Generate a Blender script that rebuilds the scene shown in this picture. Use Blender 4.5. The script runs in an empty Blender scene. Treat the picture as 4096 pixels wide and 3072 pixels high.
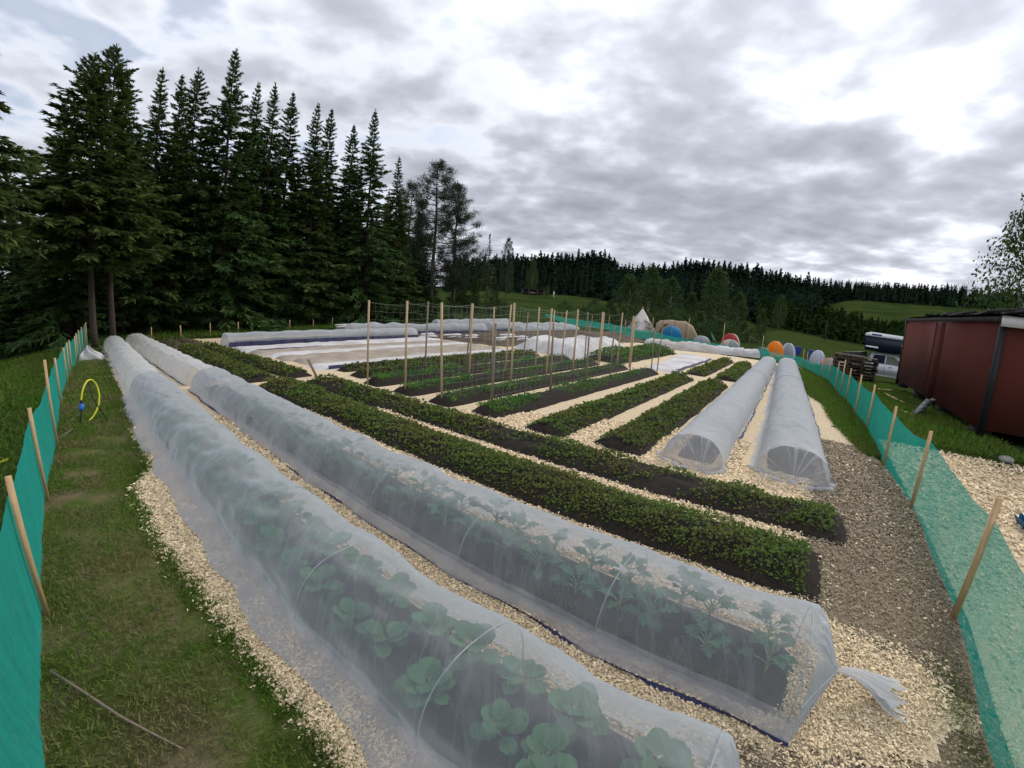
import bpy, math, random
import numpy as np
from mathutils import Vector, Matrix
random.seed(7); rng = np.random.default_rng(7)
R = math.radians
sc = bpy.context.scene
col = sc.collection

# ------------------------------------------------------------------ camera (wide clip-on lens: a mild fisheye)
H = 1.7
PITCH, ROLL = 0.18550521, 0.06281893
cd = bpy.data.cameras.new('camera'); cam = bpy.data.objects.new('camera', cd); col.objects.link(cam)
cd.type = 'PANO'; cd.clip_start = 0.05; cd.clip_end = 4000
cd.sensor_fit = 'HORIZONTAL'; cd.sensor_width = 102.4; cd.sensor_height = 76.8
cc = cd if hasattr(cd, 'panorama_type') else cd.cycles
cc.panorama_type = 'FISHEYE_LENS_POLYNOMIAL'
cc.fisheye_fov = math.pi
cc.fisheye_polynomial_k0 = 0.0
cc.fisheye_polynomial_k1 = -1.16321431/50
cc.fisheye_polynomial_k2 = 0.0
cc.fisheye_polynomial_k3 = 0.15552874/125000
cc.fisheye_polynomial_k4 = 0.0
_r, _f, _u = Vector((1,0,0)), Vector((0,math.cos(PITCH),-math.sin(PITCH))), Vector((0,math.sin(PITCH),math.cos(PITCH)))
_c, _s = math.cos(ROLL), math.sin(ROLL)
_x, _y = _r*_c + _u*_s, -_r*_s + _u*_c
cam.matrix_world = Matrix(((_x[0],_y[0],-_f[0],0),(_x[1],_y[1],-_f[1],0),(_x[2],_y[2],-_f[2],H),(0,0,0,1)))
sc.camera = cam
sc.render.engine = 'CYCLES'
sc.cycles.transparent_max_bounces = 24
sc.cycles.max_bounces = 8
sc.view_settings.view_transform = 'Standard'; sc.view_settings.look = 'None'
sc.view_settings.exposure = 0.0; sc.view_settings.gamma = 1.0

# ------------------------------------------------------------------ world and sun
SUN_AZ, SUN_EL = 52.0, 34.0      # azimuth clockwise from +Y
sd = Vector((math.sin(R(SUN_AZ))*math.cos(R(SUN_EL)), math.cos(R(SUN_AZ))*math.cos(R(SUN_EL)), math.sin(R(SUN_EL))))
def dirv(az, el): return (math.sin(R(az))*math.cos(R(el)), math.cos(R(az))*math.cos(R(el)), math.sin(R(el)))

class NT:
    """small helper round a node tree"""
    def __init__(s, nt): s.t = nt; s.n = nt.nodes; s.l = nt.links
    def node(s, typ, **kw):
        n = s.n.new(typ)
        for k, v in kw.items():
            if k.startswith('i_'):
                key = k[2:]
                key = int(key) if key.isdigit() else key.replace('_', ' ')
                s.put(n.inputs[key], v)
            else: setattr(n, k, v)
        return n
    def put(s, sock, v):
        if hasattr(v, 'is_output'): s.l.new(v, sock)
        else: sock.default_value = v
    def math(s, op, a, b=0.0, c=None, clamp=False):
        n = s.n.new('ShaderNodeMath'); n.operation = op; n.use_clamp = clamp
        s.put(n.inputs[0], a); s.put(n.inputs[1], b)
        if c is not None: s.put(n.inputs[2], c)
        return n.outputs[0]
    def vmath(s, op, a, b=(0,0,0)):
        n = s.n.new('ShaderNodeVectorMath'); n.operation = op
        s.put(n.inputs[0], a); s.put(n.inputs[1], b)
        return n.outputs['Value'] if op in ('DOT_PRODUCT', 'LENGTH') else n.outputs[0]
    def mix(s, f, a, b, blend='MIX'):
        n = s.n.new('ShaderNodeMix'); n.data_type = 'RGBA'; n.blend_type = blend; n.clamp_factor = True
        s.put(n.inputs[0], f)
        s.put(n.inputs[6], a if hasattr(a, 'is_output') else (*a, 1)); s.put(n.inputs[7], b if hasattr(b, 'is_output') else (*b, 1))
        return n.outputs[2]
    def rng(s, v, a, b, c=0.0, d=1.0, smooth=False):
        n = s.n.new('ShaderNodeMapRange'); n.interpolation_type = 'SMOOTHSTEP' if smooth else 'LINEAR'
        s.put(n.inputs[0], v)
        for i, x in enumerate((a, b, c, d)): n.inputs[i+1].default_value = x
        return n.outputs[0]
    def noise(s, vec, scale, detail=4, rough=.5, dist=0.0, out=0):
        n = s.n.new('ShaderNodeTexNoise')
        if vec is not None: s.l.new(vec, n.inputs['Vector'])
        n.inputs['Scale'].default_value = scale; n.inputs['Detail'].default_value = detail
        n.inputs['Roughness'].default_value = rough; n.inputs['Distortion'].default_value = dist
        return n.outputs[out]

w = bpy.data.worlds.new('World'); sc.world = w; w.use_nodes = True
N = NT(w.node_tree); N.n.clear()
sky = N.node('ShaderNodeTexSky'); sky.sky_type = 'NISHITA'; sky.sun_disc = False
sky.sun_elevation = R(SUN_EL); sky.sun_rotation = R(SUN_AZ); sky.air_density = 1.0; sky.dust_density = 1.2
bg = N.node('ShaderNodeBackground', i_Strength=0.15)
N.l.new(sky.outputs[0], bg.inputs[0])
tc = N.node('ShaderNodeTexCoord').outputs['Generated']
sp = N.node('ShaderNodeSeparateXYZ'); N.l.new(tc, sp.inputs[0])
den = N.math('ADD', N.math('MAXIMUM', sp.outputs[2], 0.0), 0.16)
cb = N.node('ShaderNodeCombineXYZ')
N.put(cb.inputs[0], N.math('DIVIDE', sp.outputs[0], den)); N.put(cb.inputs[1], N.math('DIVIDE', sp.outputs[1], den)); cb.inputs[2].default_value = 3.3
p = cb.outputs[0]
n1 = N.noise(p, 3.0, 5, .46, .2)
n2 = N.noise(p, 1.1, 3, .5, .3)
n3 = N.noise(p, 8.0, 4, .45, .1)
D = N.math('ADD', N.math('ADD', N.math('MULTIPLY', n1, .58), N.math('MULTIPLY', n2, .30)), N.math('MULTIPLY', n3, .24))
D = N.math('SUBTRACT', D, .06)
def lobe(az, el, inner, outer, amp):
    d = N.vmath('DOT_PRODUCT', tc, dirv(az, el))
    return N.rng(d, math.cos(R(outer)), math.cos(R(inner)), 0.0, amp, True)
def band(el0, el1, el2, amp):   # a belt of thicker cloud low over the horizon
    a = N.rng(sp.outputs[2], math.sin(R(el0)), math.sin(R(el1)), 0, 1, True)
    b = N.rng(sp.outputs[2], math.sin(R(el1)), math.sin(R(el2)), 1, 0, True)
    return N.math('MULTIPLY', N.math('MULTIPLY', a, b), amp)
belt = N.math('MULTIPLY', band(4, 14, 25, .12), N.rng(N.vmath('DOT_PRODUCT', tc, dirv(18, 14)), .55, .95, 0, 1, True))
D = N.math('ADD', D, belt)
for a in ((41, 29, 1, 9, -.03), (54, 22, 1, 8, -.04), (47, 9, 1, 9, -.10), (33, 9, 1, 7, -.05), (22, 38, 3, 18, -.03), (-35, 30, 5, 45, -.055), (-54, 22, 2, 9, -.07), (-125, 35, 20, 70, -.06), (180, 35, 20, 70, -.06)):
    D = N.math('ADD', D, lobe(*a))
g = N.rng(N.vmath('DOT_PRODUCT', tc, tuple(sd)), .55, 1.0, 0, 1)
g2 = N.math('POWER', g, 2.0)
cr = N.node('ShaderNodeValToRGB'); N.l.new(D, cr.inputs[0])
e = cr.color_ramp.elements
e[0].position = .30; e[0].color = (.98, .98, 1.0, 1)
e[1].position = .78; e[1].color = (.30, .315, .36, 1)
for pos, c in ((.40, (.80, .82, .87)), (.47, (.63, .65, .70)), (.54, (.48, .495, .545)), (.62, (.395, .41, .455)), (.70, (.335, .35, .395))):
    x = e.new(pos); x.color = (*c, 1)
gain = N.math('ADD', N.math('ADD', 1.14, N.rng(sp.outputs[2], .28, .62, 0, .30, True)), N.math('MULTIPLY', g2, .18))
thin = N.rng(D, .30, .50, 1.0, 0.0, True)
gain = N.math('ADD', gain, N.math('MULTIPLY', N.math('MULTIPLY', g, thin), .40))
cl = N.vmath('MULTIPLY', cr.outputs[0], (.985,1.0,1.035))
sc_ = N.node('ShaderNodeVectorMath', operation='SCALE'); N.l.new(cl, sc_.inputs[0]); N.put(sc_.inputs['Scale'], gain)
bgc = N.node('ShaderNodeBackground', i_Strength=1.0); N.l.new(sc_.outputs[0], bgc.inputs[0])
# blue shows only where the deck is thinnest, away from the sun
gap = N.math('MULTIPLY', N.rng(D, .34, .45, 1.0, 0.0, True), N.rng(N.vmath('DOT_PRODUCT', tc, dirv(-60, 25)), .35, .95, 0.0, .62, True))
ms = N.node('ShaderNodeMixShader'); N.put(ms.inputs[0], gap); N.l.new(bgc.outputs[0], ms.inputs[1]); N.l.new(bg.outputs[0], ms.inputs[2])
wo = N.node('ShaderNodeOutputWorld'); N.l.new(ms.outputs[0], wo.inputs[0])

sl = bpy.data.lights.new('sun', 'SUN'); so = bpy.data.objects.new('sun', sl); col.objects.link(so)
sl.energy = 1.8; sl.angle = R(12); sl.color = (1.0, .93, .82)
so.rotation_euler = sd.to_track_quat('Z', 'Y').to_euler(); so.location = (20, 20, 30)

# ------------------------------------------------------------------ frame of the garden: a runs to the far left along the long beds, b to the far right
EA = np.array([-0.796164, 0.60508089, 0]); EB = np.array([0.60508089, 0.796164, 0])
def ab(a, b, z=0.0):
    a, b, z = np.broadcast_arrays(np.asarray(a, float), np.asarray(b, float), np.asarray(z, float))
    r = a[..., None]*EA + b[..., None]*EB; r[..., 2] = z; return r
def pol(az, d, z=0.0):
    return np.array([math.sin(R(az))*d, math.cos(R(az))*d, z])

TAB = {-180: [(0,0),(1000,0)], -110: [(0,0),(30,0),(1000,0)],
 -62: [(0,0),(9,0),(16,-.5),(40,-1.2),(120,-1),(1000,10)],
 -50: [(0,0),(17,0),(40,-.3),(1000,10)], -40: [(0,0),(22,0),(60,.5),(1000,20)],
 -14: [(0,0),(32,0),(50,.5),(100,2),(1000,30)], -4: [(0,0),(34,0),(50,.3),(90,1.9),(170,6.3),(260,10),(1000,30)],
 8: [(0,0),(36,0),(50,-.2),(90,1.5),(170,6.4),(260,11),(1000,30)], 20: [(0,0),(32,0),(60,-.8),(90,.8),(170,5.5),(300,14),(1000,40)],
 33: [(0,0),(26,0),(45,-1.0),(60,-.7),(85,1.2),(130,2.5),(220,7),(400,22),(1000,40)],
 42: [(0,0),(17,0),(33,-.95),(60,-.8),(85,.45),(140,1.5),(230,12),(400,33),(1000,50)],
 56: [(0,0),(12,0),(33,-.8),(80,-.3),(200,10),(400,34),(1000,50)],
 75: [(0,0),(12,0),(80,0),(400,30),(1000,50)], 110: [(0,0),(1000,0)], 180: [(0,0),(1000,0)]}
TK = sorted(TAB)
def terr(x, y):
    x = np.atleast_1d(np.asarray(x, float)); y = np.atleast_1d(np.asarray(y, float))
    az = np.degrees(np.arctan2(x, y)); r = np.hypot(x, y)
    cols = np.stack([np.interp(r, [q[0] for q in TAB[k]], [q[1] for q in TAB[k]]) for k in TK], 1)
    i = np.clip(np.searchsorted(TK, az) - 1, 0, len(TK)-2); k = np.array(TK, float)
    t = (az - k[i])/(k[i+1]-k[i]); t = t*t*(3-2*t)
    j = np.arange(len(az))
    return cols[j, i]*(1-t) + cols[j, i+1]*t
def tz(p): return float(terr(p[0], p[1])[0])

# ------------------------------------------------------------------ mesh helpers
ORG = {}
class MB:
    def __init__(s): s.v = []; s.f = []; s.n = 0
    def add(s, v, f):
        v = np.asarray(v, float).reshape(-1, 3); s.v.append(v)
        if isinstance(f, np.ndarray): s.f.append(f + s.n)
        else:
            by = {}
            for q in f: by.setdefault(len(q), []).append(q)
            for q in by.values(): s.f.append(np.array(q) + s.n)
        s.n += len(v); return s
    def box(s, c, size, ang=0.0, tilt=None):
        x, y, z = np.array(size)/2.0
        v = np.array([(-x,-y,-z),(x,-y,-z),(x,y,-z),(-x,y,-z),(-x,-y,z),(x,-y,z),(x,y,z),(-x,y,z)])
        if tilt is not None: v = v @ np.array(Matrix.Rotation(tilt[1], 3, tilt[0])).T
        ca, sa = math.cos(ang), math.sin(ang)
        v = v @ np.array([[ca,sa,0],[-sa,ca,0],[0,0,1]])
        return s.add(v + np.array(c), np.array([(0,3,2,1),(4,5,6,7),(0,1,5,4),(1,2,6,5),(2,3,7,6),(3,0,4,7)]))
    def beam(s, p, q, w_, t_=None, up=(0,0,1)):
        """rectangular bar from p to q"""
        t_ = t_ or w_; p, q = np.array(p, float), np.array(q, float); d = q-p; d /= np.linalg.norm(d)
        u = np.cross(d, up)
        if np.linalg.norm(u) < .1: u = np.cross(d, (EB[0], EB[1], 0))
        u /= np.linalg.norm(u); v_ = np.cross(u, d)
        c = [(-1,-1),(1,-1),(1,1),(-1,1)]
        v = [p + u*i*w_/2 + v_*j*t_/2 for i, j in c] + [q + u*i*w_/2 + v_*j*t_/2 for i, j in c]
        return s.add(v, np.array([(0,3,2,1),(4,5,6,7),(0,1,5,4),(1,2,6,5),(2,3,7,6),(3,0,4,7)]))
    def tube(s, pts, rad, n=6, cap=True):
        pts = np.asarray(pts, float); k = len(pts); rad = np.broadcast_to(np.asarray(rad, float), (k,))
        t = np.gradient(pts, axis=0); t /= np.linalg.norm(t, axis=1)[:, None] + 1e-9
        ref = np.array([0,0,1.]) if abs(t[:, 2]).mean() < .8 else np.array([1.,0,0])
        u = np.cross(t, ref); u /= np.linalg.norm(u, axis=1)[:, None] + 1e-9; v_ = np.cross(t, u)
        an = np.arange(n)*2*np.pi/n
        ring = pts[:, None] + rad[:, None, None]*(u[:, None]*np.cos(an)[None, :, None] + v_[:, None]*np.sin(an)[None, :, None])
        i, j = np.meshgrid(np.arange(k-1), np.arange(n), indexing='ij'); j2 = (j+1) % n
        f = np.stack([i*n+j, i*n+j2, (i+1)*n+j2, (i+1)*n+j], -1).reshape(-1, 4)
        s.add(ring.reshape(-1, 3), f)
        if cap:
            s.f.append(np.array([list(range(n))[::-1]]) + s.n - k*n); s.f.append(np.array([list(range(n))]) + s.n - n)
        return s
    def grid(s, g, closed=False):
        g = np.asarray(g, float); a, b = g.shape[:2]
        i, j = np.meshgrid(np.arange(a-1), np.arange(b if closed else b-1), indexing='ij'); j2 = (j+1) % b
        return s.add(g.reshape(-1, 3), np.stack([i*b+j, i*b+j2, (i+1)*b+j2, (i+1)*b+j], -1).reshape(-1, 4))
    def kites(s, base, d, nrm, ln, wd, bend=0.0):
        """leaf-like quads: base point, direction, normal, length, width"""
        d = d/np.linalg.norm(d, axis=1)[:, None]; sde = np.cross(d, nrm); sde /= np.linalg.norm(sde, axis=1)[:, None] + 1e-9
        up = np.cross(sde, d); ln = np.asarray(ln)[:, None]; wd = np.asarray(wd)[:, None]
        m = base + d*ln*.5 + up*ln*bend
        v = np.stack([base, m + sde*wd*.5, base + d*ln, m - sde*wd*.5], 1)
        n = len(base); return s.add(v.reshape(-1, 3), np.arange(n*4).reshape(n, 4))
    def build(s, name, mat, parent=None, smooth=False, loc=None, midx=None):
        me = bpy.data.meshes.new(name)
        v = np.concatenate(s.v) if s.v else np.zeros((0,3))
        o = bpy.data.objects.new(name, me)
        if parent is not None:
            o.parent = parent; ORG[o.name] = ORG.get(parent.name, np.zeros(3)); v = v - ORG[o.name]
        elif loc is not None:
            loc = np.array(loc, float); o.location = loc; v = v - loc; ORG[o.name] = loc
        lv = np.concatenate([f.ravel() for f in s.f]); tot = np.concatenate([np.full(len(f), f.shape[1]) for f in s.f])
        me.vertices.add(len(v)); me.vertices.foreach_set('co', v.astype(np.float32).ravel())
        me.loops.add(len(lv)); me.loops.foreach_set('vertex_index', lv.astype(np.int32))
        me.polygons.add(len(tot)); me.polygons.foreach_set('loop_start', np.concatenate([[0], np.cumsum(tot)[:-1]]).astype(np.int32))
        me.update(calc_edges=True)
        if smooth: me.polygons.foreach_set('use_smooth', np.ones(len(tot), bool))
        for m in (mat if isinstance(mat, (list, tuple)) else [mat]): me.materials.append(m)
        if midx is not None: me.polygons.foreach_set('material_index', np.asarray(midx, np.int32))
        col.objects.link(o); return o
def tag(o, label=None, cat=None, group=None, kind=None):
    for k, v in (('label', label), ('category', cat), ('group', group), ('kind', kind)):
        if v: o[k] = v
    return o
def empty(name, loc, label=None, cat=None, group=None, rz=0.0):
    o = bpy.data.objects.new(name, None); col.objects.link(o); o.location = tuple(loc); o.rotation_euler.z = rz
    ORG[o.name] = np.array(loc, float); return tag(o, label, cat, group)
def copy_tree(o, loc, rz=0.0, scale=None, label=None, group=None):
    c = o.copy(); col.objects.link(c); c.location = tuple(loc); c.rotation_euler.z = rz
    if scale is not None: c.scale = scale if hasattr(scale, '__len__') else (scale,)*3
    for ch in o.children:
        d = ch.copy(); col.objects.link(d); d.parent = c
        for gc in ch.children: e_ = gc.copy(); col.objects.link(e_); e_.parent = d
    if label: c['label'] = label
    if group: c['group'] = group
    return c
def snoise(x, y=0.0, seed=0, scale=1.0):
    """cheap smooth pseudo-noise in -1..1"""
    r = np.random.default_rng(seed); o = 0
    for k in range(5):
        fx, fy, ph = r.normal(0, 1, 2).tolist() + [r.uniform(0, 6.28)]
        o = o + np.sin((fx*np.asarray(x) + fy*np.asarray(y))*scale*(1.0 + k*.6) + ph)
    return o/3.0

# ------------------------------------------------------------------ materials
def mat(name, c1, c2=None, scale=8.0, rough=.85, bump=0.0, bscale=None, isl=0.0, detail=6, spec=.3, c3=None, big=None, transl=0.0, lo=.35, hi=.65, vec=None):
    m = bpy.data.materials.new(name); m.use_nodes = True; N = NT(m.node_tree)
    b = N.n['Principled BSDF']; b.inputs['Roughness'].default_value = rough; b.inputs['Specular IOR Level'].default_value = spec
    tco = N.node('ShaderNodeTexCoord').outputs['Object']
    if vec is not None:
        mp = N.node('ShaderNodeMapping'); mp.inputs['Scale'].default_value = vec; N.l.new(tco, mp.inputs[0]); tco = mp.outputs[0]
    c = None
    if c2 is not None:
        f = N.rng(N.noise(tco, scale, detail, .6), lo, hi)
        c = N.mix(f, c1, c2)
        if c3 is not None: c = N.mix(N.rng(N.noise(tco, big or scale*.1, 3, .5), .42, .62), c, c3)
    if isl:
        r = N.node('ShaderNodeNewGeometry').outputs['Random Per Island']
        k = N.rng(r, 0, 1, 1-isl, 1+isl)
        cc_ = c if c is not None else N.mix(0.0, c1, c1)
        s_ = N.node('ShaderNodeVectorMath', operation='SCALE'); N.l.new(cc_, s_.inputs[0]); N.put(s_.inputs['Scale'], k); c = s_.outputs[0]
    if c is not None: N.l.new(c, b.inputs['Base Color'])
    else: b.inputs['Base Color'].default_value = (*c1, 1)
    if bump:
        bn = N.node('ShaderNodeBump', i_Strength=bump); bn.inputs['Distance'].default_value = .02
        N.l.new(N.noise(tco, bscale or scale*3, 5, .65), bn.inputs['Height']); N.l.new(bn.outputs[0], b.inputs['Normal'])
    if transl:
        out = N.n['Material Output']; tr = N.node('ShaderNodeBsdfTranslucent')
        if c is not None: N.l.new(c, tr.inputs[0])
        else: tr.inputs[0].default_value = (*c1, 1)
        mx = N.node('ShaderNodeMixShader', i_0=transl); N.l.new(b.outputs[0], mx.inputs[1]); N.l.new(tr.outputs[0], mx.inputs[2]); N.l.new(mx.outputs[0], out.inputs[0])
    return m
def leafmat(name, c1, c2, c3=None, patch=2.5, transl=.3, isl=.3, rough=.7, spec=.15):
    """leaves: one colour per leaf between c1 and c2, patches of c3 where the plants differ"""
    m = bpy.data.materials.new(name); m.use_nodes = True; N = NT(m.node_tree)
    b = N.n['Principled BSDF']; b.inputs['Roughness'].default_value = rough; b.inputs['Specular IOR Level'].default_value = spec
    r = N.node('ShaderNodeNewGeometry').outputs['Random Per Island']
    c = N.mix(r, c1, c2)
    if c3 is not None:
        tco = N.node('ShaderNodeTexCoord').outputs['Object']
        c = N.mix(N.math('MULTIPLY', N.rng(N.noise(tco, patch, 3, .6), .45, .62), .85), c, c3)
    N.l.new(c, b.inputs['Base Color'])
    tr = N.node('ShaderNodeBsdfTranslucent'); N.l.new(c, tr.inputs[0])
    mx = N.node('ShaderNodeMixShader', i_0=transl); out = N.n['Material Output']
    N.l.new(b.outputs[0], mx.inputs[1]); N.l.new(tr.outputs[0], mx.inputs[2]); N.l.new(mx.outputs[0], out.inputs[0])
    return m
def netmat(name, c, cover, transl=.5, nscale=30, var=.12, graze=.45, stretch=(1,1,1), c2=None, folds=0.0):
    """fine woven net: a share 'cover' of threads, the rest open; threads close up when seen along the cloth"""
    m = bpy.data.materials.new(name); m.use_nodes = True; N = NT(m.node_tree); N.n.remove(N.n['Principled BSDF']); out = N.n['Material Output']
    tco = N.node('ShaderNodeTexCoord').outputs['Object']
    mp = N.node('ShaderNodeMapping'); mp.inputs['Scale'].default_value = stretch; N.l.new(tco, mp.inputs[0])
    nz = N.noise(mp.outputs[0], nscale, 4, .6); nb = N.noise(tco, 2.2, 3, .5)
    df = N.node('ShaderNodeBsdfDiffuse'); tr = N.node('ShaderNodeBsdfTranslucent')
    cc_ = N.mix(N.rng(nz, .3, .7), c, c2 if c2 else tuple(x*.86 for x in c))
    N.l.new(cc_, df.inputs[0]); N.l.new(cc_, tr.inputs[0])
    m1 = N.node('ShaderNodeMixShader', i_0=transl); N.l.new(df.outputs[0], m1.inputs[1]); N.l.new(tr.outputs[0], m1.inputs[2])
    lw = N.node('ShaderNodeLayerWeight', i_Blend=.5)
    f = N.math('ADD', cover, N.math('MULTIPLY', N.math('POWER', lw.outputs['Facing'], 2.0), graze))
    f = N.math('ADD', f, N.rng(nz, .3, .7, -var, var)); f = N.math('ADD', f, N.rng(nb, .3, .7, -var*.8, var*.8), clamp=True)
    if folds:   # creases where the cloth lies double
        for ang_, k_ in ((R(-142.8), 1.0), (R(-118), .8)):
            mp2 = N.node('ShaderNodeMapping'); mp2.inputs['Rotation'].default_value = (0, 0, ang_); mp2.inputs['Scale'].default_value = (6, .9, 1.3); N.l.new(tco, mp2.inputs[0])
            ns_ = N.noise(mp2.outputs[0], 1.0, 3, .5, 1.2); f = N.math('ADD', f, N.math('MULTIPLY', N.math('SUBTRACT', 1.0, N.rng(N.math('ABSOLUTE', N.math('SUBTRACT', ns_, .5)), 0.0, .035, 0, 1, True)), folds*k_))
    f = N.math('MINIMUM', f, 1.0)
    m2 = N.node('ShaderNodeMixShader'); N.put(m2.inputs[0], f); tp = N.node('ShaderNodeBsdfTransparent')
    N.l.new(tp.outputs[0], m2.inputs[1]); N.l.new(m1.outputs[0], m2.inputs[2]); N.l.new(m2.outputs[0], out.inputs[0])
    return m
def chipmat(name, cols, dark, scale=38, dirt=.0):
    """a litter of wood chips: voronoi flakes of different tone with dark gaps"""
    m = bpy.data.materials.new(name); m.use_nodes = True; N = NT(m.node_tree); b = N.n['Principled BSDF']; b.inputs['Roughness'].default_value = .9; b.inputs['Specular IOR Level'].default_value = .15
    tco = N.node('ShaderNodeTexCoord').outputs['Object']
    wob = N.noise(tco, 22, 3, .6, out=1)
    v = N.vmath('ADD', tco, N.vmath('MULTIPLY', wob, (.06,.06,.06)))
    cs, fs, bs = [], [], []
    for ang, s in ((.5, 1.0), (2.1, .8)):
        mp = N.node('ShaderNodeMapping'); mp.inputs['Rotation'].default_value = (0,0,ang); mp.inputs['Scale'].default_value = (scale*s, scale*s*2.4, scale*s*.4); N.l.new(v, mp.inputs[0])
        vo = N.node('ShaderNodeTexVoronoi'); vo.feature = 'F1'; N.l.new(mp.outputs[0], vo.inputs['Vector']); vo.inputs['Scale'].default_value = 1.0
        cs.append(vo.outputs['Color']); fs.append(vo.outputs['Distance'])
    sel = N.rng(N.noise(v, 30, 2, .5), .47, .53)
    rc = N.mix(sel, cs[0], cs[1]); sp_ = N.node('ShaderNodeSeparateColor'); N.l.new(rc, sp_.inputs[0])
    dm = N.math('ADD', N.math('MULTIPLY', fs[0], N.math('SUBTRACT', 1.0, sel)), N.math('MULTIPLY', fs[1], sel))
    c = N.mix(sp_.outputs[0], cols[0], cols[1]); c = N.mix(N.rng(sp_.outputs[1], .6, 1.0), c, cols[2])
    c = N.mix(N.rng(dm, .45, .75, 0, .8), c, dark)
    bigf = N.rng(N.noise(tco, 1.3, 4, .6), .45, .7, dirt*.35, min(1, dirt+.35)); c = N.mix(bigf, c, cols[3])
    N.l.new(c, b.inputs['Base Color'])
    bn = N.node('ShaderNodeBump', i_Strength=.7); bn.inputs['Distance'].default_value = .012; N.l.new(N.math('SUBTRACT', 1.0, dm), bn.inputs['Height']); N.l.new(bn.outputs[0], b.inputs['Normal'])
    return m

M = {}
M['chips'] = chipmat('wood_chips', ((.82,.67,.45), (.70,.54,.34), (.88,.77,.58), (.66,.51,.33)), (.38,.28,.17), scale=60)
M['dirt'] = chipmat('trodden_dirt', ((.30,.24,.165), (.23,.18,.12), (.48,.38,.26), (.20,.155,.10)), (.12,.09,.06), scale=42, dirt=.35)
M['chip'] = mat('loose_chip', (.86,.71,.48), (.68,.52,.32), 40, .85, isl=.3)
M['chip_dirty'] = mat('old_chip', (.36,.29,.20), (.25,.20,.14), 40, .9, isl=.3)
M['soil'] = mat('dark_soil', (.012,.009,.007), (.035,.025,.018), 30, .95, bump=1.0, bscale=60, c3=(.02,.016,.012), big=3)
M['soil_brown'] = mat('dry_brown_soil', (.06,.042,.028), (.11,.08,.055), 12, .95, bump=.8, bscale=40)
M['terrain'] = mat('meadow_ground', (.030,.048,.012), (.046,.062,.018), 1.6, 1.0, c3=(.022,.038,.011), big=.06, bump=.3, bscale=30, spec=0.0)
M['turf'] = mat('worn_turf', (.065,.115,.018), (.115,.135,.036), 7, 1.0, c3=(.20,.155,.095), big=2.2, bump=1.0, bscale=80, spec=0.0)
M['forest_floor'] = mat('forest_floor', (.012,.014,.006), (.022,.022,.01), 2, .95)
M['blade'] = leafmat('grass_blades', (.080,.165,.020), (.17,.23,.045), (.22,.20,.09), patch=1.8)
M['blade_green'] = leafmat('green_grass_blades', (.060,.135,.014), (.13,.22,.03), (.12,.15,.035), patch=1.0)
M['leaf'] = leafmat('bed_leaves', (.060,.130,.020), (.145,.205,.042), (.125,.130,.034), patch=1.3)
M['leaf_b'] = leafmat('bed_leaves_olive', (.058,.108,.020), (.135,.175,.036), (.118,.122,.032), patch=1.8)
M['sprout'] = leafmat('pea_shoots', (.07,.18,.035), (.16,.30,.06), (.06,.16,.05), patch=1.0)
M['leaf_far'] = leafmat('bright_leaves', (.05,.12,.02), (.10,.20,.035), None)
M['kale'] = leafmat('kale_leaves', (.05,.13,.07), (.09,.20,.10), None, transl=.25)
M['kale_b'] = leafmat('cabbage_leaves', (.06,.16,.07), (.10,.24,.10), None, transl=.25)
M['stem'] = mat('pale_stem', (.20,.28,.12), rough=.6)
M['net'] = netmat('insect_net', (.58,.62,.655), .335, stretch=(1,1,1), nscale=9, var=.04, graze=.95, folds=.065)
M['net_fold'] = netmat('gathered_net', (.72,.74,.78), .62, nscale=20, var=.15, graze=.3)
M['net_pair'] = netmat('closer_net', (.70,.73,.76), .42, nscale=9, var=.05, graze=.9)
M['net_skirt'] = netmat('doubled_net', (.66,.66,.70), .50, nscale=9, var=.08, graze=.5)
M['fleece'] = netmat('fleece', (.70,.73,.76), .58, nscale=5, var=.1, graze=.55)
M['fleece_solid'] = mat('white_fleece', (.54,.52,.52), (.62,.61,.62), 3, .9, c3=(.44,.41,.39), big=.9, bump=.4, bscale=6)
M['sheet_brown'] = mat('dusty_ground_sheet', (.28,.23,.18), (.40,.34,.28), 2, .9, bump=.3, bscale=20, vec=(1,1,1))
M['green_net'] = netmat('green_windbreak', (.028,.37,.31), .54, transl=.5, nscale=25, var=.05, graze=.35, stretch=(1,1,.05), c2=(.028,.42,.34))
M['hoop'] = mat('hoop_wire', (.34,.36,.37), rough=.5)
M['navy'] = mat('navy_ground_cloth', (.018,.02,.06), (.035,.035,.09), 20, .8)
M['wood'] = mat('stake_wood', (.52,.39,.24), (.42,.30,.17), 6, .8, vec=(20,20,1.5), bump=.3)
M['wood_end'] = mat('pale_stake_wood', (.58,.40,.22), (.46,.30,.15), 6, .8, vec=(20,20,1.5), bump=.3)
M['wood_grey'] = mat('weathered_wood', (.17,.13,.10), (.26,.21,.16), 6, .85, vec=(20,20,1.5), bump=.3)
M['string'] = mat('white_netting', (.36,.42,.34), rough=.6)
M['bark'] = mat('spruce_bark', (.085,.065,.05), (.045,.035,.028), 12, .95, bump=1, bscale=30, vec=(4,4,1))
M['bark_birch'] = mat('birch_bark', (.55,.53,.48), (.16,.15,.13), 5, .8, vec=(1,1,4))
M['spruce'] = leafmat('spruce_needles', (.045,.088,.024), (.090,.155,.042), (.058,.125,.042), patch=.35, transl=.25)
M['spruce_b'] = leafmat('spruce_needles_olive', (.060,.090,.024), (.115,.155,.042), (.078,.125,.036), patch=.35, transl=.25)
M['pine'] = leafmat('pine_needles', (.020,.036,.018), (.040,.062,.026), None, transl=.1)
M['birch'] = leafmat('birch_leaves', (.032,.065,.017), (.060,.105,.028), (.04,.075,.02), patch=.3, transl=.3)
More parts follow.
